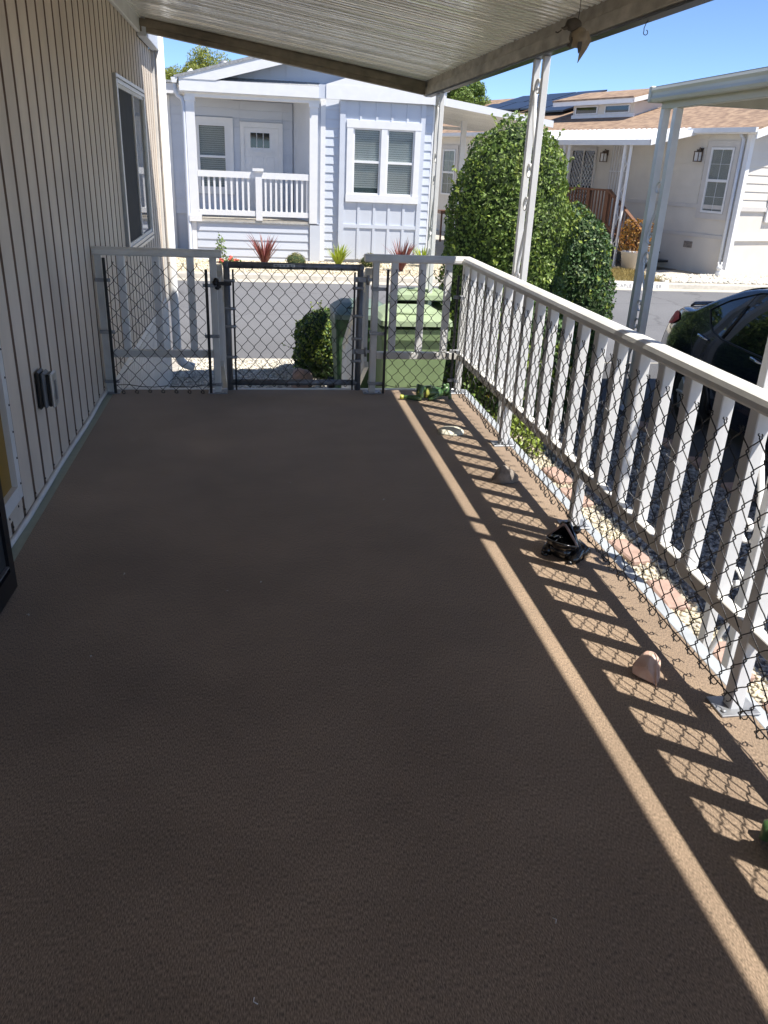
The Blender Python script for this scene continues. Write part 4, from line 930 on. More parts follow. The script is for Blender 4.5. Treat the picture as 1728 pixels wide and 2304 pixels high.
for side in (-1, 1):
    qb, qt = [(1.05, 1.075), (1.15, 1.015), (1.33, .985)], [(.93, 1.18), (1.15, 1.30), (1.47, 1.41)]
    db, dt = [(1.39, .98), (1.8, .965), (2.25, .955)], [(1.53, 1.425), (1.9, 1.46), (2.28, 1.46)]
    fb, ft = [(2.36, .955), (2.8, .95), (3.30, .965)], [(2.36, 1.46), (2.62, 1.43), (3.22, 1.10)]
    for nm, b, t_ in (('quarter_window', qb, qt), ('rear_window', db, dt), ('front_window', fb, ft)):
        V, F = side_patch(b, t_, 12, 6, side, .004); mb = MB(); mb.add(V, F, True); wdw = mb.build(nm, 'car_glass', car)
    full = [(.90, 1.18), (1.04, 1.06), (1.15, 1.0), (1.36, .965), (1.8, .95), (2.3, .94), (3.3, .95), (3.32, .99), (3.0, 1.24), (2.62, 1.445), (2.28, 1.475), (1.9, 1.475), (1.53, 1.44), (1.15, 1.315)]
    outline(full, side, .004, .009, 'window_trim', 'car_trim', car)
    outline([(1.36, .98), (1.50, 1.42)], side, .006, .011, 'pillar_trim', 'car_trim', car, False)
    V, F = side_patch([(.02, .90), (.12, .91), (.22, .93), (.34, .985)], [(.02, 1.03), (.12, 1.06), (.24, 1.05), (.36, 1.0)], 10, 5, side, .013); mb = MB(); mb.add(V, F, True); tl = mb.build('tail_lamp', 'tail_red', car)
    V, F = side_patch([(.03, .93), (.10, .93), (.16, .945)], [(.03, .98), (.1, .985), (.17, .975)], 6, 3, side, .016); mb = MB(); mb.add(V, F, True); mb.build('reflector', 'tail_clear', tl)
    for s0 in (1.05, 2.02):
        h0 = .925 if s0 < 2 else .905
        hd = MB().tube([CP(s0-.10, h0+.012, side, .012), CP(s0-.06, h0+.012, side, .035), CP(s0+.05, h0, side, .038), CP(s0+.10, h0-.008, side, .014)], [.012, .017, .014, .009], 8); hd.build('door_handle', 'chrome' if s0 < 2 else 'chrome', car)
    for nm, path in (('rear_door', [(.80, .98), (.83, .86), (.98, .70), (1.22, .60), (1.28, .26), (2.25, .24), (2.30, .95)]), ('front_door', [(2.30, .24), (3.28, .28), (3.32, .92)])):
        outline(path, side, -.001, .004, nm+'_seam', 'car_trim', car, False)
    for s0 in (1.02, 3.68):
        c = Vector((CXC+side*.80, YR-s0, ZG+.315)); d = Vector((side, 0, 0))
        MB().tube([c+d*(-.16), c+d*.088, c+d*.095], [.315, .315, .29], 28).build('tyre', 'tyre', car)
        rm = MB().tube([c+d*.096, c+d*.104, c+d*.098], [.215, .20, .06], 20); 
        for k in range(7): a = k*2*math.pi/7; rm.tube([c+d*.108+Vector((0, .05*math.cos(a), .05*math.sin(a))), c+d*.110+Vector((0, .20*math.cos(a), .20*math.sin(a)))], [.022, .016], 6)
        rm.build('rim', 'aluminium', car)
        outline([(s0+.36*math.cos(a), .315+.36*math.sin(a)) for a in np.linspace(-.25, math.pi+.25, 14)], side, .004, .018, 'wheel_arch', 'car_trim', car, False)
# rear glass, spoiler, plate
V = []; F = []
for i in range(7):
    s = .70+.68*i/6; zt = ztopc(s)+.020; wv = hw(s, ztopc(s)-.055)-.10
    for k in range(9): a = -1+2*k/8; V.append((CXC+a*wv, YR-s-roff(s, zt), ZG+zt+.008-.014*a*a))
for i in range(6):
    for k in range(8): F.append((i*9+k, i*9+k+1, (i+1)*9+k+1, (i+1)*9+k))
mb = MB(); mb.add(V, F, True); mb.build('rear_windscreen', 'car_glass', car)
mb = MB(); mb.tube([(CXC-.62, YR-.28, ZG+1.125), (CXC-.55, YR-.22, ZG+1.138), (CXC, YR-.20, ZG+1.15), (CXC+.55, YR-.22, ZG+1.138), (CXC+.62, YR-.28, ZG+1.125)], [.012, .022, .024, .022, .012], 8); mb.build('spoiler', 'car_paint', car)
# ------------------------------------------------------------------ pale blue house across the street
bh = thing('blue_house', 'pale blue house with white trim, porch and double window across the street', 'house', (1.3, 20.0, ZF))
YF, YB, YC, YP = 19.53, 19.65, 19.74, 19.72      # fascia, bay, clapboard wall, porch front
TR, CL = 'trim_white', 'clap_blue'
def hb(name, m, *boxes, ch=0, parent=bh):
    mb = MB()
    for b in boxes: mb.box(*b, ch)
    return mb.build(name, m, parent)
hb('wall', CL, (1.30, 4.06, YC+.02, 30, -.76, 2.80), (-6, -1.885, 21.4, 30, -.76, 2.80), (-1.884, .97, 21.32, 30, -.70, 2.85))
# angled porch side wall and floor
mb = MB(); mb.prism([(1.30, 19.78), (1.42, 19.78), (1.10, 21.4), (.97, 21.4)], .13, 2.70, 'z'); mb.build('porch_side_wall', CL, bh)
hb('porch_floor', 'concrete', (-1.42, 1.29, YP-.03, 21.31, .10, .155))
hb('porch_ceiling', TR, (-1.5, 1.5, YF+.04, 21.31, 2.70, 2.73))
board = {}
def claps(x0, x1, z0, z1, y, pitch=.183, parent=bh, m=CL):
    z = z1
    while z > z0+.02:
        zb = max(z-pitch, z0); L_ = x1-x0; key = (round(L_, 3), round(z-zb, 3), m)
        if key not in board:
            h = z-zb; mb = MB(); mb.prism([(-.004, h-.001), (.03, h-.001), (.03, 0), (-.022, .0)], 0, L_, 'x'); board[key] = mb.mesh('clapboard', m)
        link('clapboard', board[key], parent, (x0, y, zb)); z -= pitch
claps(-1.28, 1.27, -.74, .09, YP+.0); claps(1.632, 1.948, -.66, 2.70, YC); claps(3.872, 4.06, -.60, 2.70, YC)
claps(-1.86, -1.30, .16, 2.70, 21.30); claps(-.43, -.275, .16, 2.68, 21.30); claps(.735, .97, .16, 2.68, 21.30); claps(-1.30, -.43, 2.325, 2.70, 21.30); claps(-.27, .73, 2.255, 2.68, 21.30)
claps(-1.30, -.43, .16, .62, 21.30)
hb('corner_board', TR, (1.525, 1.63, YC-.03, YC+.06, -.70, 2.70)); hb('corner_board', TR, (-1.39, -1.285, YP-.025, YP+.05, -.75, .09))
hb('corner_board', TR, (-1.98, -1.865, 21.27, 21.36, -.74, 2.72)); hb('corner_board', TR, (4.062, 4.15, YC-.02, YC+.1, -.6, 2.72))
# porch posts and balustrade
hb('porch_column', TR, (-1.40, -1.21, YP-.06, YP+.12, .10, 2.62)); hb('porch_column', TR, (1.275, 1.455, YP-.06, YP+.12, .13, 2.62)); hb('porch_column', CL, (1.285, 1.52, YP-.05, YP+.2, -.72, .128))
hb('column_cap', TR, (-1.42, -1.19, YP-.08, YP+.14, 2.54, 2.625)); hb('column_cap', TR, (1.255, 1.475, YP-.08, YP+.14, 2.54, 2.625)); hb('column_foot', TR, (-1.43, -1.16, YP-.09, YP+.14, .10, .235))
hb('porch_beam', TR, (-1.40, 1.50, YP-.06, YP+.12, 2.62, 2.71))
hb('balustrade_post', TR, (.06, .205, YP-.05, YP+.08, .156, 1.20)); hb('post_cap', TR, (.0, .245, YP-.09, YP+.12, 1.20, 1.255))
for x0, x1 in ((-1.205, .058), (.207, 1.272)):
    hb('top_rail', TR, (x0, x1, YP-.035, YP+.055, 1.045, 1.175)); hb('bottom_rail', TR, (x0, x1, YP-.03, YP+.05, .245, .355))
bl = MB().box(-.022, .022, -.02, .02, .355, 1.045).mesh('baluster', TR)
for i in range(9): link('baluster', bl, bh, (-1.10+i*.125, YP+.01, 0))
for i in range(9): link('baluster', bl, bh, (.285+i*.118, YP+.01, 0))
hb('deck_edge', 'roof_grey', (-1.40, 1.50, YP-.05, YP-.03, .092, .112))
# windows: frame, pane, blind, dark room behind
def window(x0, x1, z0, z1, y, parent=bh, mid=True, slats=True, depth=.16, muntin=None, T=None, pane='house_glass', fr=.035, blindm='blind', lo=0.0):
    o = MB(T); o.box(x0, x0+fr, y-.03, y+.05, z0, z1).box(x1-fr, x1, y-.03, y+.05, z0, z1).box(x0+fr, x1-fr, y-.03, y+.05, z1-fr, z1).box(x0+fr, x1-fr, y-.03, y+.05, z0, z0+fr)
    zm = (z0+z1)/2
    if mid: o.box(x0+fr, x1-fr, y-.032, y+.03, zm-.025, zm+.025)
    o = o.build('window', TR, parent)
    MB(T).box(x0+fr, x1-fr, y+.004, y+.010, z0+fr, z1-fr).build('pane', pane, o)
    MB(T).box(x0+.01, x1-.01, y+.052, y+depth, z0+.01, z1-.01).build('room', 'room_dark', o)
    if slats:
        mb = MB(T); z = z1-fr-.01
        while z > z0+fr+lo: mb.add([(x0+fr+.004, y+.022, z), (x1-fr-.004, y+.022, z), (x1-fr-.004, y+.030, z-.040), (x0+fr+.004, y+.030, z-.040)], [(0, 1, 2, 3)]); z -= .046
        mb.build('blind', blindm, o)
    if muntin:
        mb = MB(T)
        for t in muntin[0]: mb.box(x0+(x1-x0)*t-.008, x0+(x1-x0)*t+.008, y-.01, y-.002, z0+fr, z1-fr)
        for t in muntin[1]: mb.box(x0+fr, x1-fr, y-.0105, y-.0025, z0+(z1-z0)*t-.008, z0+(z1-z0)*t+.008)
        mb.build('muntin', TR, o)
    return o
# bay with board and batten
hb('bay_wall', CL, (1.95, 2.25, YB, YB+.4, -.64, 2.74), (3.65, 3.87, YB, YB+.4, -.64, 2.74), (2.25, 3.65, YB, YB+.4, -.64, .80), (2.25, 3.65, YB, YB+.4, 2.18, 2.74), (2.88, 3.02, YB, YB+.4, .80, 2.18))
hb('bay_corner', TR if 0 else CL, (1.945, 2.065, YB-.028, YB+.12, -.64, 2.72)); hb('bay_corner', CL, (3.775, 3.875, YB-.028, YB+.12, -.6, 2.72))
for x in (2.41, 2.775, 3.12, 3.47):
    hb('batten', CL, (x-.03, x+.03, YB-.02, YB, .15, .64)); hb('batten', CL, (x-.03, x+.03, YB-.02, YB, -.62, .068)); hb('batten', CL, (x-.025, x+.025, YB-.02, YB, 2.335, 2.72))
hb('belt_board', CL, (2.066, 3.774, YB-.022, YB, .069, .149))
hb('window_trim', TR, (2.105, 2.248, YB-.045, YB, .80, 2.18), ); hb('window_trim', TR, (3.652, 3.78, YB-.045, YB, .80, 2.18)); hb('window_trim', TR, (2.095, 3.79, YB-.05, YB, 2.181, 2.335)); hb('window_trim', TR, (2.095, 3.79, YB-.06, YB, .64, .799)); hb('window_trim', TR, (2.882, 3.018, YB-.045, YB-.002, .80, 2.18))
window(2.25, 2.88, .80, 2.18, YB+.02, lo=.12); window(3.02, 3.65, .80, 2.18, YB+.02)
# porch window and door
hb('window_trim', TR, (-.60, -.435, 21.25, 21.30, .63, 2.31)); hb('window_trim', TR, (-1.31, -1.262, 21.25, 21.30, .63, 2.31)); hb('window_trim', TR, (-1.262, -.60, 21.25, 21.30, 2.16, 2.312)); hb('window_trim', TR, (-1.262, -.60, 21.24, 21.30, .63, .76))
window(-1.262, -.60, .76, 2.16, 21.26, depth=.06)
hb('window_trim', TR, (-2.06, -1.985, 21.33, 21.39, .55, 2.25)); window(-2.7, -2.06, .62, 2.2, 21.36)
hb('foundation_vent', 'cream_trim', (-2.10, -2.0, 21.36, 21.395, -.02, .12))
dr = hb('door', TR, (-.18, .63, 21.26, 21.30, .17, 2.13))
hb('door_trim', TR, (-.272, -.182, 21.235, 21.31, .16, 2.132)); hb('door_trim', TR, (.632, .732, 21.235, 21.31, .16, 2.132)); hb('door_trim', TR, (-.272, .732, 21.235, 21.31, 2.133, 2.245))
for i in range(3): hb('pane', 'car_glass', (-.03+i*.155, .105+i*.155, 21.252, 21.259, 1.70, 2.02), parent=dr)
hb('ledge', TR, (-.08, .47, 21.215, 21.259, 1.59, 1.625), parent=dr)
for x in (-.09, .17, .43): hb('panel', TR, (x-.095, x+.095, 21.252, 21.259, .30, 1.50), ch=.004, parent=dr)
mb = MB(); mb.blob((-.13, 21.23, 1.05), (.03, .03, .03), 0, n=6, m=10); mb.build('handle', 'chrome', dr)
# fascias, rakes, gables, roofs
hb('fascia', TR, (-1.50, 1.46, YF, YF+.03, 2.72, 2.945)); hb('fascia', TR, (1.62, 4.30, YF, YF+.03, 2.72, 3.0)); hb('fascia', CL, (1.461, 1.619, YF+.02, YF+.05, 2.72, 2.99))
hb('fascia', TR, (-6, -1.56, 20.95, 20.98, 2.74, 2.95)); hb('soffit', TR, (-6, -1.52, 20.981, 21.4, 2.76, 2.79))
mb = MB(); mb.prism([(-1.50, 2.945), (-.74, 2.945), (1.45, 3.53), (1.45, 3.765), (-1.50, 2.975)], YF-.012, YF+.028, 'y'); mb.build('rake_board', TR, bh)
mb = MB(); mb.prism([(-1.1, 2.90), (2.9, 2.90), (2.9, 3.35), (1.45, 3.72)], 19.95, 20.0, 'y'); mb.build('gable_wall', CL, bh)
for x in (-.25, .1, .45, .8, 1.15): hb('batten', CL, (x-.025, x+.025, 19.93, 19.949, 2.95, 2.95+(x+1.1)*.30))
mb = MB(); mb.add([(-1.45, YF+.031, 2.95), (1.50, YF+.031, 2.95), (1.50, 20.0, 3.06), (-.9, 20.0, 3.06)], [(0, 1, 2, 3)]); mb.build('shingle_skirt', 'roof_grey', bh)
mb = MB(); mb.prism([(1.62, 3.0), (2.9, 3.42), (4.30, 3.0)], YF+.004, YF+.03, 'y'); mb.build('rake_board', TR, bh)
mb = MB(); mb.prism([(-1.56, 2.955), (1.45, 3.765), (4.36, 2.99), (4.36, 3.04), (1.45, 3.83), (-1.56, 3.005)], YF-.03, 31, 'y'); mb.build('roof', 'roof_grey', bh)
mb = MB(); mb.prism([(20.9, 2.955), (25.5, 3.06), (30, 2.95), (30, 3.0), (25.5, 3.11), (20.9, 3.005)], -6, -1.57, 'x'); mb.build('roof', 'roof_grey', bh)
# gutter end and downspout, roof vents
mb = MB(); mb.prism([(-1.66, 2.96), (-1.64, 2.86), (-1.55, 2.86), (-1.52, 2.96)], YF-.02, 20.9, 'y'); mb.build('gutter', TR, bh)
mb = MB(); mb.tube([(-1.59, 19.66, 2.87), (-1.59, 19.66, 2.72), (-1.56, 19.68, 2.63), (-1.47, 19.70, 2.58), (-1.44, 19.70, 2.48), (-1.44, 19.68, -.55), (-1.44, 19.62, -.70)], .042, 8); mb.build('downspout', CL, bh)
mb = MB(); mb.box(-1.78, -1.46, 21.6, 21.9, 3.02, 3.17, .02); mb.build('roof_vent', 'galvanised', bh)
mb = MB(); mb.tube([(-1.42, 21.5, 3.0), (-1.42, 21.5, 3.22), (-1.36, 21.5, 3.27), (-1.30, 21.5, 3.20)], .045, 10); mb.build('vent_pipe', TR, bh)
mb = MB(); mb.lathe([(.11, 0), (.11, .34), (.15, .36), (.15, .42), (.03, .48)], (-.62, 22.6, 3.15), 14); mb.build('vent_cap', 'galvanised', bh)
# its carport
bc_ = thing('carport', 'flat white carport roof on a post between the two houses', 'carport', (5.6, 22, ZF))
def slab(z): return [(4.28, 19.62, 2.72+z), (6.83, 19.62, 2.40+z), (7.7, 25.2, 2.46+z), (4.28, 25.2, 2.74+z)]
mb = MB(); mb.add(slab(.05)+slab(.12), [(3, 2, 1, 0), (4, 5, 6, 7), (0, 1, 5, 4), (1, 2, 6, 5), (2, 3, 7, 6), (3, 0, 4, 7)]); mb.build('roof_panel', 'roof_panel', bc_)
mb = MB(); mb.add([(4.26, 19.58, 2.715), (6.86, 19.58, 2.395), (6.86, 19.615, 2.395), (4.26, 19.615, 2.715), (4.26, 19.58, 2.875), (6.86, 19.58, 2.535), (6.86, 19.615, 2.535), (4.26, 19.615, 2.875)], [(3, 2, 1, 0), (4, 5, 6, 7), (0, 1, 5, 4), (1, 2, 6, 5), (2, 3, 7, 6), (3, 0, 4, 7)]); mb.build('front_fascia', TR, bc_)
mb = MB(); mb.box(4.3, 7.6, 25.0, 25.15, 2.46, 2.54); mb.build('rear_beam', TR, bc_)
mb = MB()
for i in range(22): y = 19.8+i*.245; mb.add([(4.3, y, 2.742), (6.9, y, 2.434), (6.9, y+.05, 2.434), (4.3, y+.05, 2.742), (4.3, y, 2.765), (6.9, y, 2.455), (6.9, y+.05, 2.455), (4.3, y+.05, 2.765)], [(3, 2, 1, 0), (0, 1, 5, 4), (2, 3, 7, 6)])
mb.build('ribs', 'roof_panel', bc_)
MB().box(5.52, 5.66, 22.95, 23.05, ZF-.02, 2.62).build('post', TR, bc_)
wb = thing('workbench', 'small brown workbench by the cream wall beyond the carport', 'bench', (6.2, 26.2, ZF))
MB().box(5.78, 6.75, 26.0, 26.5, .12, .22).build('top', 'brown_wood', wb)
for x in (5.82, 6.68): MB().box(x-.025, x+.025, 26.02, 26.08, ZF, .119).build('leg', 'brown_wood', wb)
MB().box(6.1, 6.7, 26.1, 26.45, ZF, .05).build('storage_bin', 'car_trim', wb)

# ------------------------------------------------------------------ cream house on the right, turned 20 degrees
A = math.radians(20); cx, cy = 11.29, 18.68
TH = Matrix(((-math.sin(A), -math.cos(A), 0, cx), (math.cos(A), -math.sin(A), 0, cy), (0, 0, 1, 0), (0, 0, 0, 1)))   # (along, outward, up)
rh = thing('cream_house', 'cream house with tan shingle roof, dormer and solar panels', 'house', (cx, cy, ZF))
def rb(name, m, *boxes, ch=0, parent=rh):
    mb = MB(TH)
    for b in boxes: mb.box(*b, ch)
    return mb.build(name, m, parent)
CW, CT = 'cream_wall', 'cream_trim'
mb = MB(TH); mb.prism([(0, -.76), (0, 2.56), (-5.0, 4.05), (-10, 2.56), (-10, -.76)], 0.02, 18, 'x'); mb.build('wall', CW, rh)
def rclaps(a0, a1, z0, z1, pitch, side=True):
    z = z1
    while z > z0+.03:
        zb = max(z0, z-pitch); mb = MB(TH); h = z-zb
        if side: mb.prism([(.004, h+zb-.001), (-.02, h+zb-.001), (-.02, zb), (.018, zb)], a0, a1, 'x')
        else:
            mb.prism([(.016, h+zb-.001), (.03, h+zb-.001), (.03, zb), (.0, zb)], -a0, -a1, 'y')
        mb.build('clapboard', CW, rh); z -= pitch
rclaps(1.2, 3.62, .885, 2.52, .182); rclaps(.08, .20, .885, 2.52, .182)
rclaps(.10, 5.0, .885, 2.50, .182, False)
rb('belt_trim', CT, (.0, 3.62, -.01, .025, .79, .884), ); rb('belt_trim', CT, (.1, 3.62, -.01, .022, .12, .205)); rb('belt_trim', CT, (-.03, .02, -5, -.03, .79, .884)); rb('belt_trim', 'trim_white', (-.03, .02, -5, -.03, .12, .205))
rb('corner_board', 'trim_white', (-.045, .07, -.09, .035, -.74, 2.54))
mb = MB(TH); mb.tube([(.22, .09, 2.50), (.22, .09, 2.42), (.14, .07, 2.33), (.14, .07, -.66)], .04, 8); mb.build('downspout', 'clap_blue', rh)
TW = TH@Matrix.Translation((0, .0, 0))@Matrix(((1, 0, 0, 0), (0, -1, 0, 0), (0, 0, 1, 0), (0, 0, 0, 1)))
rb('window_trim', CT, (.23, .35, -.01, .035, .56, 2.30)); rb('window_trim', CT, (1.04, 1.17, -.01, .035, .56, 2.30)); rb('window_trim', CT, (.35, 1.04, -.01, .034, 2.17, 2.30)); rb('window_trim', CT, (.35, 1.04, -.01, .034, .56, .69))
mat('curtain', (.62, .63, .56), rough=.8, var=.12, scale=14, stretch=(3, 3, .2))
def rwindow(a0, a1, z0, z1, grid):
    o = rb('window', 'trim_white', (a0, a0+.05, 0, .045, z0, z1), (a1-.05, a1, 0, .045, z0, z1), (a0+.05, a1-.05, 0, .045, z1-.05, z1), (a0+.05, a1-.05, 0, .045, z0, z0+.05), (a0+.05, a1-.05, 0, .046, (z0+z1)/2-.03, (z0+z1)/2+.03))
    rb('pane', 'house_glass', (a0+.05, a1-.05, .018, .022, z0+.05, z1-.05), parent=o)
    rb('curtain', 'curtain', (a0+.05, a1-.05, .004, .010, z0+.05, z1-.05), parent=o)
    if grid:
        for t in (.25, .75): rb('muntin', 'trim_white', (a0+.05, a1-.05, .024, .032, z0+(z1-z0)*t-.004, z0+(z1-z0)*t+.004), parent=o)
        rb('muntin', 'trim_white', ((a0+a1)/2-.004, (a0+a1)/2+.004, .0245, .0325, z0+.05, z1-.05), parent=o)
    return o
rwindow(.36, 1.03, .70, 2.16, True); rwindow(12.2, 13.0, .55, 2.05, True)
rb('window_trim', CT, (12.05, 12.19, 0, .03, .45, 2.18)); rb('window_trim', CT, (12.05, 13.15, 0, .032, 2.06, 2.19))
rb('foundation_vent', 'grey_rock' , (1.12, 1.38, -.005, .02, -.15, .0))
# front wall window at the frame edge
o = rb('window', 'trim_white', (-.05, .0, -1.20, -1.05, .55, 1.9), (-.05, .0, -2.2, -2.05, .55, 1.9), (-.05, .0, -2.05, -1.20, 1.75, 1.9), (-.05, .0, -2.05, -1.20, .55, .70)); rb('pane', 'house_glass', (-.03, -.02, -2.05, -1.20, .70, 1.75), parent=o)
# wall lamps
def lamp(a, z):
    mb = MB(TH); mb.box(a-.05, a+.05, .0, .02, z+.02, z+.16); mb.tube([(a, .02, z+.13), (a, .09, z+.17), (a, .11, z+.10)], .012, 6); mb.prism([(a-.075, .04), (a+.075, .04), (a+.075, .19), (a-.075, .19)], z+.07, z+.09, 'z'); mb.prism([(a-.035, .08), (a+.035, .08), (a+.035, .15), (a-.035, .15)], z+.09, z+.13, 'z')
    for sx in (-1, 1):
        for yy in (.05, .18): mb.box(a+sx*.065-.008, a+sx*.065+.008, yy-.008, yy+.008, z-.13, z+.07)
    mb.box(a-.075, a+.075, .04, .19, z-.145, z-.13); w_ = mb.build('wall_lamp', 'bark', rh)
    rb('lamp_glass', 'white_paint', (a-.05, a+.05, .065, .165, z-.128, z+.068), parent=w_)
lamp(1.34, 1.98); lamp(4.62, 1.92)
# security door and patio door
o = rb('security_door', 'cream_trim', (3.68, 4.42, .0, .02, .15, 2.22))
for i in range(7): rb('bar', 'trim_white', (3.74+i*.10, 3.755+i*.10, .022, .035, .18, 2.18), parent=o)
for z in (.9, 1.55): rb('bar', 'trim_white', (3.70, 4.40, .0355, .045, z-.012, z+.012), parent=o)
o = rb('patio_door', 'cream_trim', (5.0, 5.06, .0, .05, .15, 2.14), (6.0, 6.06, .0, .05, .15, 2.14), (5.06, 6.0, 0, .05, 2.06, 2.14), (5.50, 5.54, 0, .05, .15, 2.06))
rb('pane', 'car_glass', (5.06, 5.50, .012, .018, .15, 2.06), parent=o); rb('pane', 'car_glass', (5.54, 6.0, .012, .018, .15, 2.06), parent=o)
mb = MB(TH)
for i in range(-4, 12):
    for s in (-1, 1):
        z = .3+i*.16; a, b = (5.06, z), (6.0, z+s*1.25*.94)
        pts = []
        for t in np.linspace(0, 1, 12):
            q = (a[0]+(b[0]-a[0])*t, a[1]+(b[1]-a[1])*t)
            if .18 < q[1] < 2.04: pts.append((q[0], .03, q[1]))
        if len(pts) > 1: mb.tube([pts[0], pts[-1]], .011, 4)
mb.build('lattice', 'trim_white', o)
# roof, gutter, dormer, solar panels
def zr(b): return 2.6+.30*(.15-b)
mb = MB(TH); mb.prism([(.32, zr(.32)-.05), (-5, zr(-5)-.05), (-10.3, zr(.32)-.05), (-10.3, zr(.32)), (-5, zr(-5)), (.32, zr(.32))], -.38, 18.3, 'x'); mb.build('roof', 'shingle_tan', rh)
rb('gutter', 'trim_white', (-.40, 1.55, .325, .40, 2.46, 2.56), (7.6, 18.3, .325, .40, 2.46, 2.56)); rb('soffit', 'trim_white', (-.36, 18, .01, .32, 2.44, 2.468))
mb = MB(TH); mb.prism([(.33, zr(.33)-.05), (-5, zr(-5)-.05), (-10.3, zr(.33)-.05), (-10.3, zr(.33)-.22), (-5, zr(-5)-.22), (.33, zr(.33)-.22)], -.41, -.38, 'x'); mb.build('rake_board', 'trim_white', rh)
rb('dormer_wall', CW, (5.05, 7.62, -2.6, -1.17, 2.9, 3.42))
rb('dormer_trim', 'trim_white', (5.0, 7.66, -1.17, -1.14, 2.98, 3.08)); 
for a0, a1 in ((5.2, 6.22), (6.52, 7.5)):
    o = rb('dormer_window', 'trim_white', (a0, a0+.04, -1.17, -1.135, 3.09, 3.32), (a1-.04, a1, -1.17, -1.135, 3.09, 3.32), (a0+.04, a1-.04, -1.17, -1.135, 3.285, 3.32), (a0+.04, a1-.04, -1.17, -1.135, 3.09, 3.12)); rb('pane', 'car_glass', (a0+.04, a1-.04, -1.16, -1.15, 3.12, 3.285), parent=o)
rb('dormer_fascia', 'trim_white', (4.86, 8.30, -.93, -.90, 3.32, 3.48)); rb('dormer_soffit', 'trim_white', (4.9, 8.28, -1.17, -.931, 3.40, 3.42))
mb = MB(TH); mb.prism([(-.88, 3.485), (-2.2, 3.80), (-3.6, 3.75), (-3.6, 3.70), (-2.2, 3.75), (-.88, 3.44)], 4.84, 8.32, 'x'); mb.build('dormer_roof', 'shingle_tan', rh)
mb = MB(TH); mb.prism([(-.90, 3.33), (-.90, 3.44), (-2.2, 3.75), (-2.2, 3.62)], 4.81, 4.84, 'x'); mb.build('dormer_rake', 'trim_white', rh)
for (a0, a1, b0, b1) in ((8.75, 10.2, -1.7, -2.75), (10.3, 11.8, -2.3, -3.35), (9.9, 11.4, -3.4, -4.5), (11.5, 13.0, -3.4, -4.5), (13.1, 14.6, -3.4, -4.5), (11.9, 13.4, -2.3, -3.35), (13.5, 15.0, -2.3, -3.35)):
    mb = MB(TH); zz = lambda b: zr(b)+.10
    mb.add([(a0, b0, zz(b0)), (a1, b0, zz(b0)), (a1, b1, zz(b1)), (a0, b1, zz(b1)), (a0, b0, zz(b0)+.05), (a1, b0, zz(b0)+.05), (a1, b1, zz(b1)+.05), (a0, b1, zz(b1)+.05)], [(3, 2, 1, 0), (4, 5, 6, 7), (0, 1, 5, 4), (1, 2, 6, 5), (2, 3, 7, 6), (3, 0, 4, 7)]); mb.build('solar_panel', 'solar', rh)
# awning
aw = thing('awning', 'white ribbed metal awning over the cream house porch', 'awning', tuple(TH@Vector((4.5, .9, 2.3))))
mb = MB(TH)
n_ = 34
for i in range(n_):
    a0 = 1.40+i*(6.3/n_); a1 = a0+6.3/n_
    mb.add([(a0, .30, 2.545), (a1-.05, .30, 2.545), (a1-.05, 1.68, 2.225), (a0, 1.68, 2.225), (a1-.05, .30, 2.585), (a1, .30, 2.585), (a1, 1.68, 2.262), (a1-.05, 1.68, 2.262)], [(0, 1, 2, 3), (4, 5, 6, 7), (1, 4, 7, 2)])
mb.build('ribbed_sheet', 'trim_white', aw)
MB(TH).box(1.36, 7.75, 1.685, 1.73, 2.13, 2.25).build('front_fascia', 'trim_white', aw)
mb = MB(TH); mb.prism([(.0, 2.47), (1.73, 2.13), (1.73, 2.255), (.3, 2.55), (.0, 2.55)], 1.355, 1.395, 'x'); mb.build('side_fascia', 'trim_white', aw)
for a, lab in ((2.20, 'white scrollwork awning post by the brown stair railing'), (4.45, 'white scrollwork awning post behind the tall hedge top')):
    p = thing('scroll_post', lab, 'post', tuple(TH@Vector((a, 1.6, ZF))), 'awning scroll posts')
    for s in (-.10, .10): MB(TH).box(a+s-.025, a+s+.025, 1.575, 1.625, ZF-.02, 2.14).build('tube', TR, p)
    mb = MB(TH); zc = ZF+.4
    for i in range(4):
        pa = [(a+(1 if i % 2 else -1)*.05*math.cos(t), 1.6, zc+.05*math.sin(t)+.055*t) for t in np.linspace(0, 6.3, 18)]; mb.tube(pa, .009, 5); zc += .62
    mb.build('scrollwork', TR, p)
# porch with brown railing and stairs
pr_ = thing('porch', 'brown wooden porch and stair railing on the cream house', 'porch', tuple(TH@Vector((4, .8, ZF))))
MB(TH).box(2.72, 7.6, .04, 1.52, .05, .14).build('floor', 'brown_wood', pr_)
MB(TH).box(2.74, 7.6, 1.44, 1.50, ZF, .049).build('skirt', 'brown_wood', pr_)
MB(TH).box(2.72, 7.6, 1.44, 1.56, 1.07, 1.115).build('top_rail', 'brown_wood', pr_)
MB(TH).box(2.72, 7.6, 1.47, 1.53, .22, .27).build('bottom_rail', 'brown_wood', pr_)
bm_ = {}
for i in range(40):
    a = 2.85+i*.115; MB(TH).box(a-.02, a+.02, 1.485, 1.515, .27, 1.07).build('baluster', 'brown_wood', pr_)
for a in (2.75, 3.45): MB(TH).box(a-.045, a+.045, 1.455, 1.545, -.7, 1.12).build('post', 'brown_wood', pr_)
MB(TH).beam((2.74, 1.5, 1.09), (1.40, 1.5, .22), .11, .045).build('stair_rail', 'brown_wood', pr_)
MB(TH).beam((2.72, 1.5, .30), (1.45, 1.5, -.52), .05, .05).build('stair_rail', 'brown_wood', pr_)
for i in range(10):
    t = (i+.5)/10; a = 2.7-1.25*t; MB(TH).box(a-.02, a+.02, 1.485, 1.515, .27-.83*t, 1.07-.85*t).build('baluster', 'brown_wood', pr_)
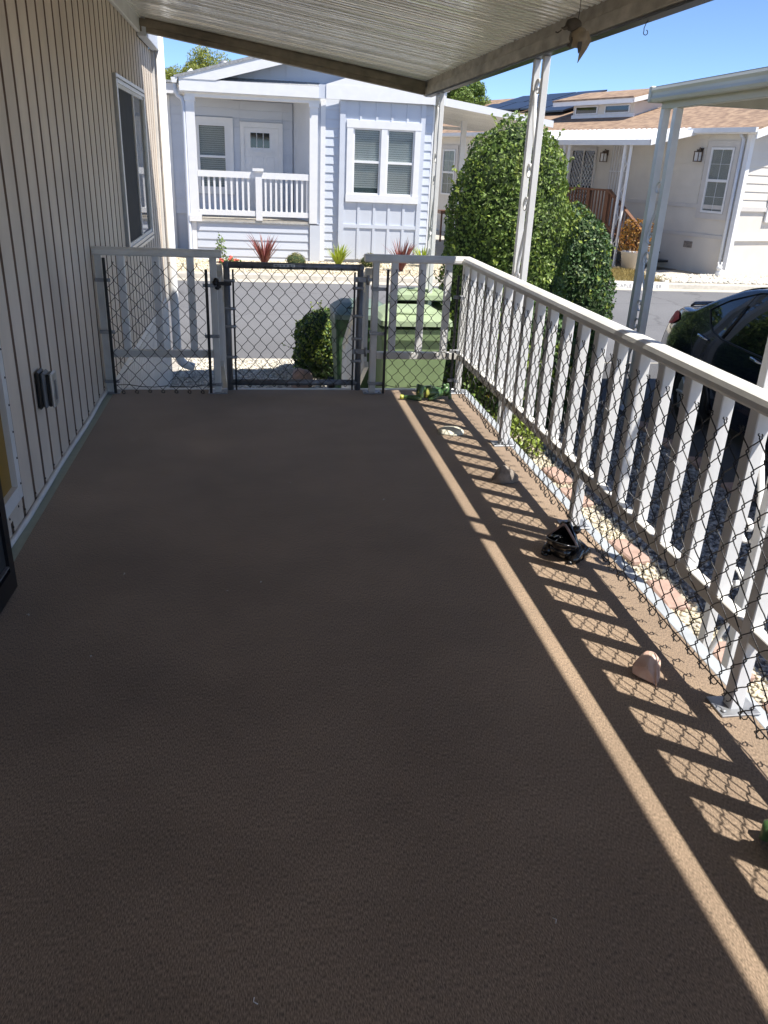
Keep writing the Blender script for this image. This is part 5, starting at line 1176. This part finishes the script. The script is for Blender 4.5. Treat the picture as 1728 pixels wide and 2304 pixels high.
for i in range(4): MB(TH).box(2.71-.32*(i+1), 2.71-.32*i, .06, 1.46, .05-.19*(i+1)-.05, .05-.19*(i+1)).build('step', 'car_trim', pr_)
MB(TH).box(1.33, 1.42, 1.455, 1.545, ZF, .24).build('post', 'brown_wood', pr_)

# ------------------------------------------------------------------ far-side ground details
mb = MB(); mb.prism([(9.60, 17.37), (10.75, 17.37), (11.05, 18.15), (10.5, 19.3), (10.2, 20.4), (9.4, 20.2), (9.75, 18.9)], ZF-.02, ZF+.010, 'z'); structure(mb, 'walkway', 'concrete')
pebbles('river_stones', 2600, 9.1, 13.2, 17.38, 18.62, ZF, .03, .075, 'pebble_white', 'pale river stones in front of the cream house', 'stones', 12)
pebbles('yellow_pebbles', 7000, -2.6, 4.5, 17.38, 19.6, ZF, .012, .03, 'pebble_cream', 'yellow pebbles in front of the blue house', 'pebbles', 13)
mat('dry_grass', (.36, .28, .10), rough=.9, var=.35, scale=9, island=.4, trans=.2)
def blades(n, x0, x1, y0, y1, z, h, wd, seed):
    rg = np.random.default_rng(seed); x = rg.uniform(x0, x1, n); y = rg.uniform(y0, y1, n); a = rg.uniform(0, 6.28, n); hh = h*rg.uniform(.5, 1.2, n); lx = rg.normal(0, .4, n)*hh; ly = rg.normal(0, .4, n)*hh
    p = np.stack([x, y, np.full(n, z)], 1); d = np.stack([np.cos(a), np.sin(a), np.zeros(n)], 1)*wd
    V = np.stack([p-d, p+d, p+np.stack([lx, ly, hh], 1)], 1).reshape(-1, 3); F = np.arange(n*3).reshape(-1, 3); return V, F
V, F = blades(9000, 7.2, 9.3, 17.4, 19.7, ZF-.005, .10, .008, 3); tag(np_mesh('dry_grass', V, F, 'dry_grass'), 'dry yellow grass patch behind the painted kerb', 'grass', None, 'stuff')
# painted kerb with lettering
wk = MB(); wk.prism([(17.19, -.84), (17.194, -.822), (17.219, ZF-.022), (17.277, ZF+.016), (17.355, ZF+.016), (17.355, ZF-.0), (17.19, -.84)][:6], 7.74, 9.14, 'x')
wko = one(wk, 'painted_kerb', 'white_kerb', 'white painted stretch of kerb with worn lettering', 'kerb', (8.4, 17.25, ZF-.1))
def lettering(txt, x, z, size, y, m, parent):
    cu = bpy.data.curves.new('lettering', 'FONT'); cu.body = txt; cu.size = size; cu.extrude = .0015; cu.space_character = 1.25
    o = bpy.data.objects.new('lettering', cu); COL.objects.link(o); dg = bpy.context.evaluated_depsgraph_get(); me = bpy.data.meshes.new_from_object(o.evaluated_get(dg))
    bpy.data.objects.remove(o, do_unlink=True); me.materials.clear(); me.materials.append(MATS[m])
    tilt = math.atan2(ZF-.022+.822, 17.219-17.194)
    me.transform(Matrix.Rotation(tilt, 4, 'X')); return link('lettering', me, parent, (x, y, z))
lettering('.CAPLE', 7.86, -.812, .105, 17.188, 'kerb_letters', wko); lettering('N', 8.58, -.812, .105, 17.188, 'kerb_letters', wko); lettering('ER', 8.84, -.812, .105, 17.188, 'kerb_letters', wko)

# ------------------------------------------------------------------ plants in front of the blue house
def spiky(name, label, c, n, h, spread, wd, m, seed, group, droop=.25):
    t = thing(name, label, 'plant', c, group); rg = np.random.default_rng(seed); V = []; F = []; k = 5
    for i in range(n):
        a = rg.uniform(0, 6.28); lean = spread*np.sqrt(rg.random()); L = h*rg.uniform(.6, 1.08); d = np.array([math.cos(a), math.sin(a)]); sd_ = np.array([-d[1], d[0]])
        b = len(V)
        for j in range(k):
            u = j/(k-1); r = lean*L*u*(1+droop*u*u); z = L*u*(1-.35*lean*u); wv = wd*(1-u)**.7*(.55+.9*min(u*4, 1)*(1-u*.3)); p = np.array([c[0], c[1]])+d*(r+.02)+rg.normal(0, .001, 2)
            V.append((*(p-sd_*wv), c[2]+z)); V.append((*(p+sd_*wv), c[2]+z))
        for j in range(k-1): F.append((b+2*j, b+2*j+1, b+2*j+3, b+2*j+2))
    np_mesh('leaf_blades', np.array(V), np.array(F), m, t); return t
GR = 'spiky plants in front of the blue house'
spiky('spiky_plant', 'red spiky plant in front of the blue porch skirt', (.22, 18.64, ZF), 60, .78, .62, .022, 'leaf_red', 1, GR)
spiky('spiky_plant', 'red spiky plant below the right edge of the double window', (3.22, 18.2, ZF), 64, .80, .55, .022, 'leaf_red', 2, GR)
spiky('spiky_plant', 'lime green spiky plant at the left corner of the bay', (1.88, 18.8, ZF), 90, .56, .62, .020, 'leaf_lime', 3, GR)
spiky('spiky_plant', 'lime green spiky plant half hidden by the far scroll post', (3.92, 19.2, ZF), 70, .52, .62, .020, 'leaf_lime', 4, GR)
def tuft(name, label, c, r, h, n, m, seed, group, fl=None):
    t = thing(name, label, 'plant', c, group); rg = np.random.default_rng(seed); a = rg.uniform(0, 6.28, n); cz = rg.uniform(0, 1, n)**.6; rr = r*np.sqrt(np.maximum(0, 1-cz**2))*rg.uniform(.6, 1.05, n)
    P = np.stack([c[0]+rr*np.cos(a), c[1]+rr*np.sin(a), c[2]+h*cz*rg.uniform(.7, 1, n)], 1); N = np.stack([np.cos(a), np.sin(a), cz+.3], 1)
    V, F = leaves(P, N, .045, .28, .9); np_mesh('foliage', V, F, m, t)
    mb = MB(); mb.blob((c[0], c[1], c[2]+h*.4), (r*.75, r*.75, h*.45), .1, seed=seed); mb.build('shade_core', 'leaf_core_shade', t); return t  # solid dark core, coloured as the shaded inside
tuft('tufted_shrub', 'olive tufted shrub right of the red plant by the porch', (.92, 18.78, ZF), .27, .30, 900, 'leaf_olive', 5, 'tufted shrubs by the blue house')
tuft('tufted_shrub', 'olive tufted shrub just behind the white corner railing', (2.62, 18.9, ZF), .27, .32, 900, 'leaf_olive', 6, 'tufted shrubs by the blue house')
clump('tall_weed', 'thin tall green plant against the porch skirt boards', (-.74, 18.95, ZF), .13, .72, 160, .06, 'leaf_bush', 8)
clump('flower_patch', 'low red flowers at the foot of the porch skirt', (-.52, 18.75, ZF), .26, .16, 240, .05, 'leaf_bush', 9, ('petal_red', 16, .035))
# planter, urn and statue by the cream house
pt = thing('planter', 'grey green planter with orange-leaved shrub by the cream house', 'planter', (9.28, 19.6, ZF))
mb = MB(); mb.lathe([(.20, 0), (.27, .42), (.30, .43), (.30, .48), (.26, .48), (.25, .44)], (9.28, 19.6, ZF), 20); mb.build('pot', 'cream_trim', pt)
rg = np.random.default_rng(5); a = rg.uniform(0, 6.28, 900); cz = rg.random(900); rr = .46*np.sqrt(1-(cz-.35)**2)*rg.random(900)**.4
P = np.stack([9.35+rr*np.cos(a), 19.6+rr*np.sin(a)*.8, ZF+.45+.75*cz], 1); V, F = leaves(P, np.stack([np.cos(a), np.sin(a), cz], 1), .075, .5, .8); np_mesh('foliage', V, F, 'leaf_orange', pt)
mb = MB(); mb.lathe([(.10, 0), (.10, .05), (.05, .10), (.06, .20), (.13, .36), (.15, .48), (.13, .55), (.16, .60)], (9.74, 19.5, ZF), 16); one(mb, 'garden_urn', 'white_paint', 'white pedestal urn seen between the carport post tubes', 'urn', (9.74, 19.5, ZF))
mb = MB(); q = (11.05, 18.45, ZF)
mb.blob((q[0], q[1], ZF+.10), (.12, .09, .11), .08, seed=1); mb.blob((q[0]-.06, q[1]-.03, ZF+.24), (.07, .06, .07), .05, seed=2)
for s in (-1, 1): mb.tube([(q[0]-.06+s*.03, q[1]-.03, ZF+.27), (q[0]-.05+s*.05, q[1], ZF+.37)], [.02, .014], 8); mb.tube([(q[0]+s*.06, q[1]-.06, ZF+.05), (q[0]+s*.07, q[1]-.13, ZF+.02)], [.03, .025], 8)
mb.tube([(q[0]+.1, q[1], ZF+.08), (q[0]+.15, q[1]+.02, ZF+.12)], [.04, .03], 8); one(mb, 'garden_statue', 'white_paint', 'small white animal statue at the cream house corner', 'statue', q)

# ------------------------------------------------------------------ trees
def tree(label, c, zt, rx, rz, zc, n, size, m, seed, trunk_r=.2, aspect=.45):
    t = thing('tree', label, 'tree', (c[0], c[1], ZF), 'trees behind the houses'); rg = np.random.default_rng(seed)
    cl = []
    for i in range(46):
        v = rg.normal(0, 1, 3); v /= np.linalg.norm(v); v *= rg.random()**.4; cl.append(np.array([c[0]+v[0]*rx*.8, c[1]+v[1]*rx*.8, zc+v[2]*rz*.82]))
    P = []; N = []
    for q in cl:
        k = n//len(cl); v = rg.normal(0, 1, (k, 3)); v /= np.linalg.norm(v, axis=1)[:, None]; s = rx*.30*rg.uniform(.6, 1.15)
        P.append(q+v*s*(rg.random((k, 1))**.35)); N.append(v)
    V, F = leaves(np.concatenate(P), np.concatenate(N), size, aspect, .6); np_mesh('crown', V, F, m, t)
    mb = MB(); mb.tube([(c[0], c[1], ZF-.1), (c[0]+.1, c[1], ZF+1.5), (c[0], c[1]+.1, zc)], [trunk_r, trunk_r*.75, trunk_r*.35], 10)
    for q in cl[:14]: mb.tube([(c[0], c[1], zc-rz*.5), tuple(q)], [trunk_r*.35, .02], 6)
    mb.build('trunk', 'bark', t); return t
tree('yellow green tree rising behind the blue house roof', (-1.65, 32.5), 5, 1.55, 1.25, 3.62, 30000, .10, 'leaf_tree', 3, aspect=.32)
tree('yellow green tree at the far left behind the blue house', (-3.25, 31.8), 5, 1.1, .95, 3.25, 14000, .10, 'leaf_tree', 4, aspect=.32)
tree('tall green tree behind the carport between the houses', (8.55, 36.5), 6, 1.45, 2.3, 4.3, 16000, .15, 'leaf_conifer', 5, aspect=.35)
SC.cycles.use_adaptive_sampling = True
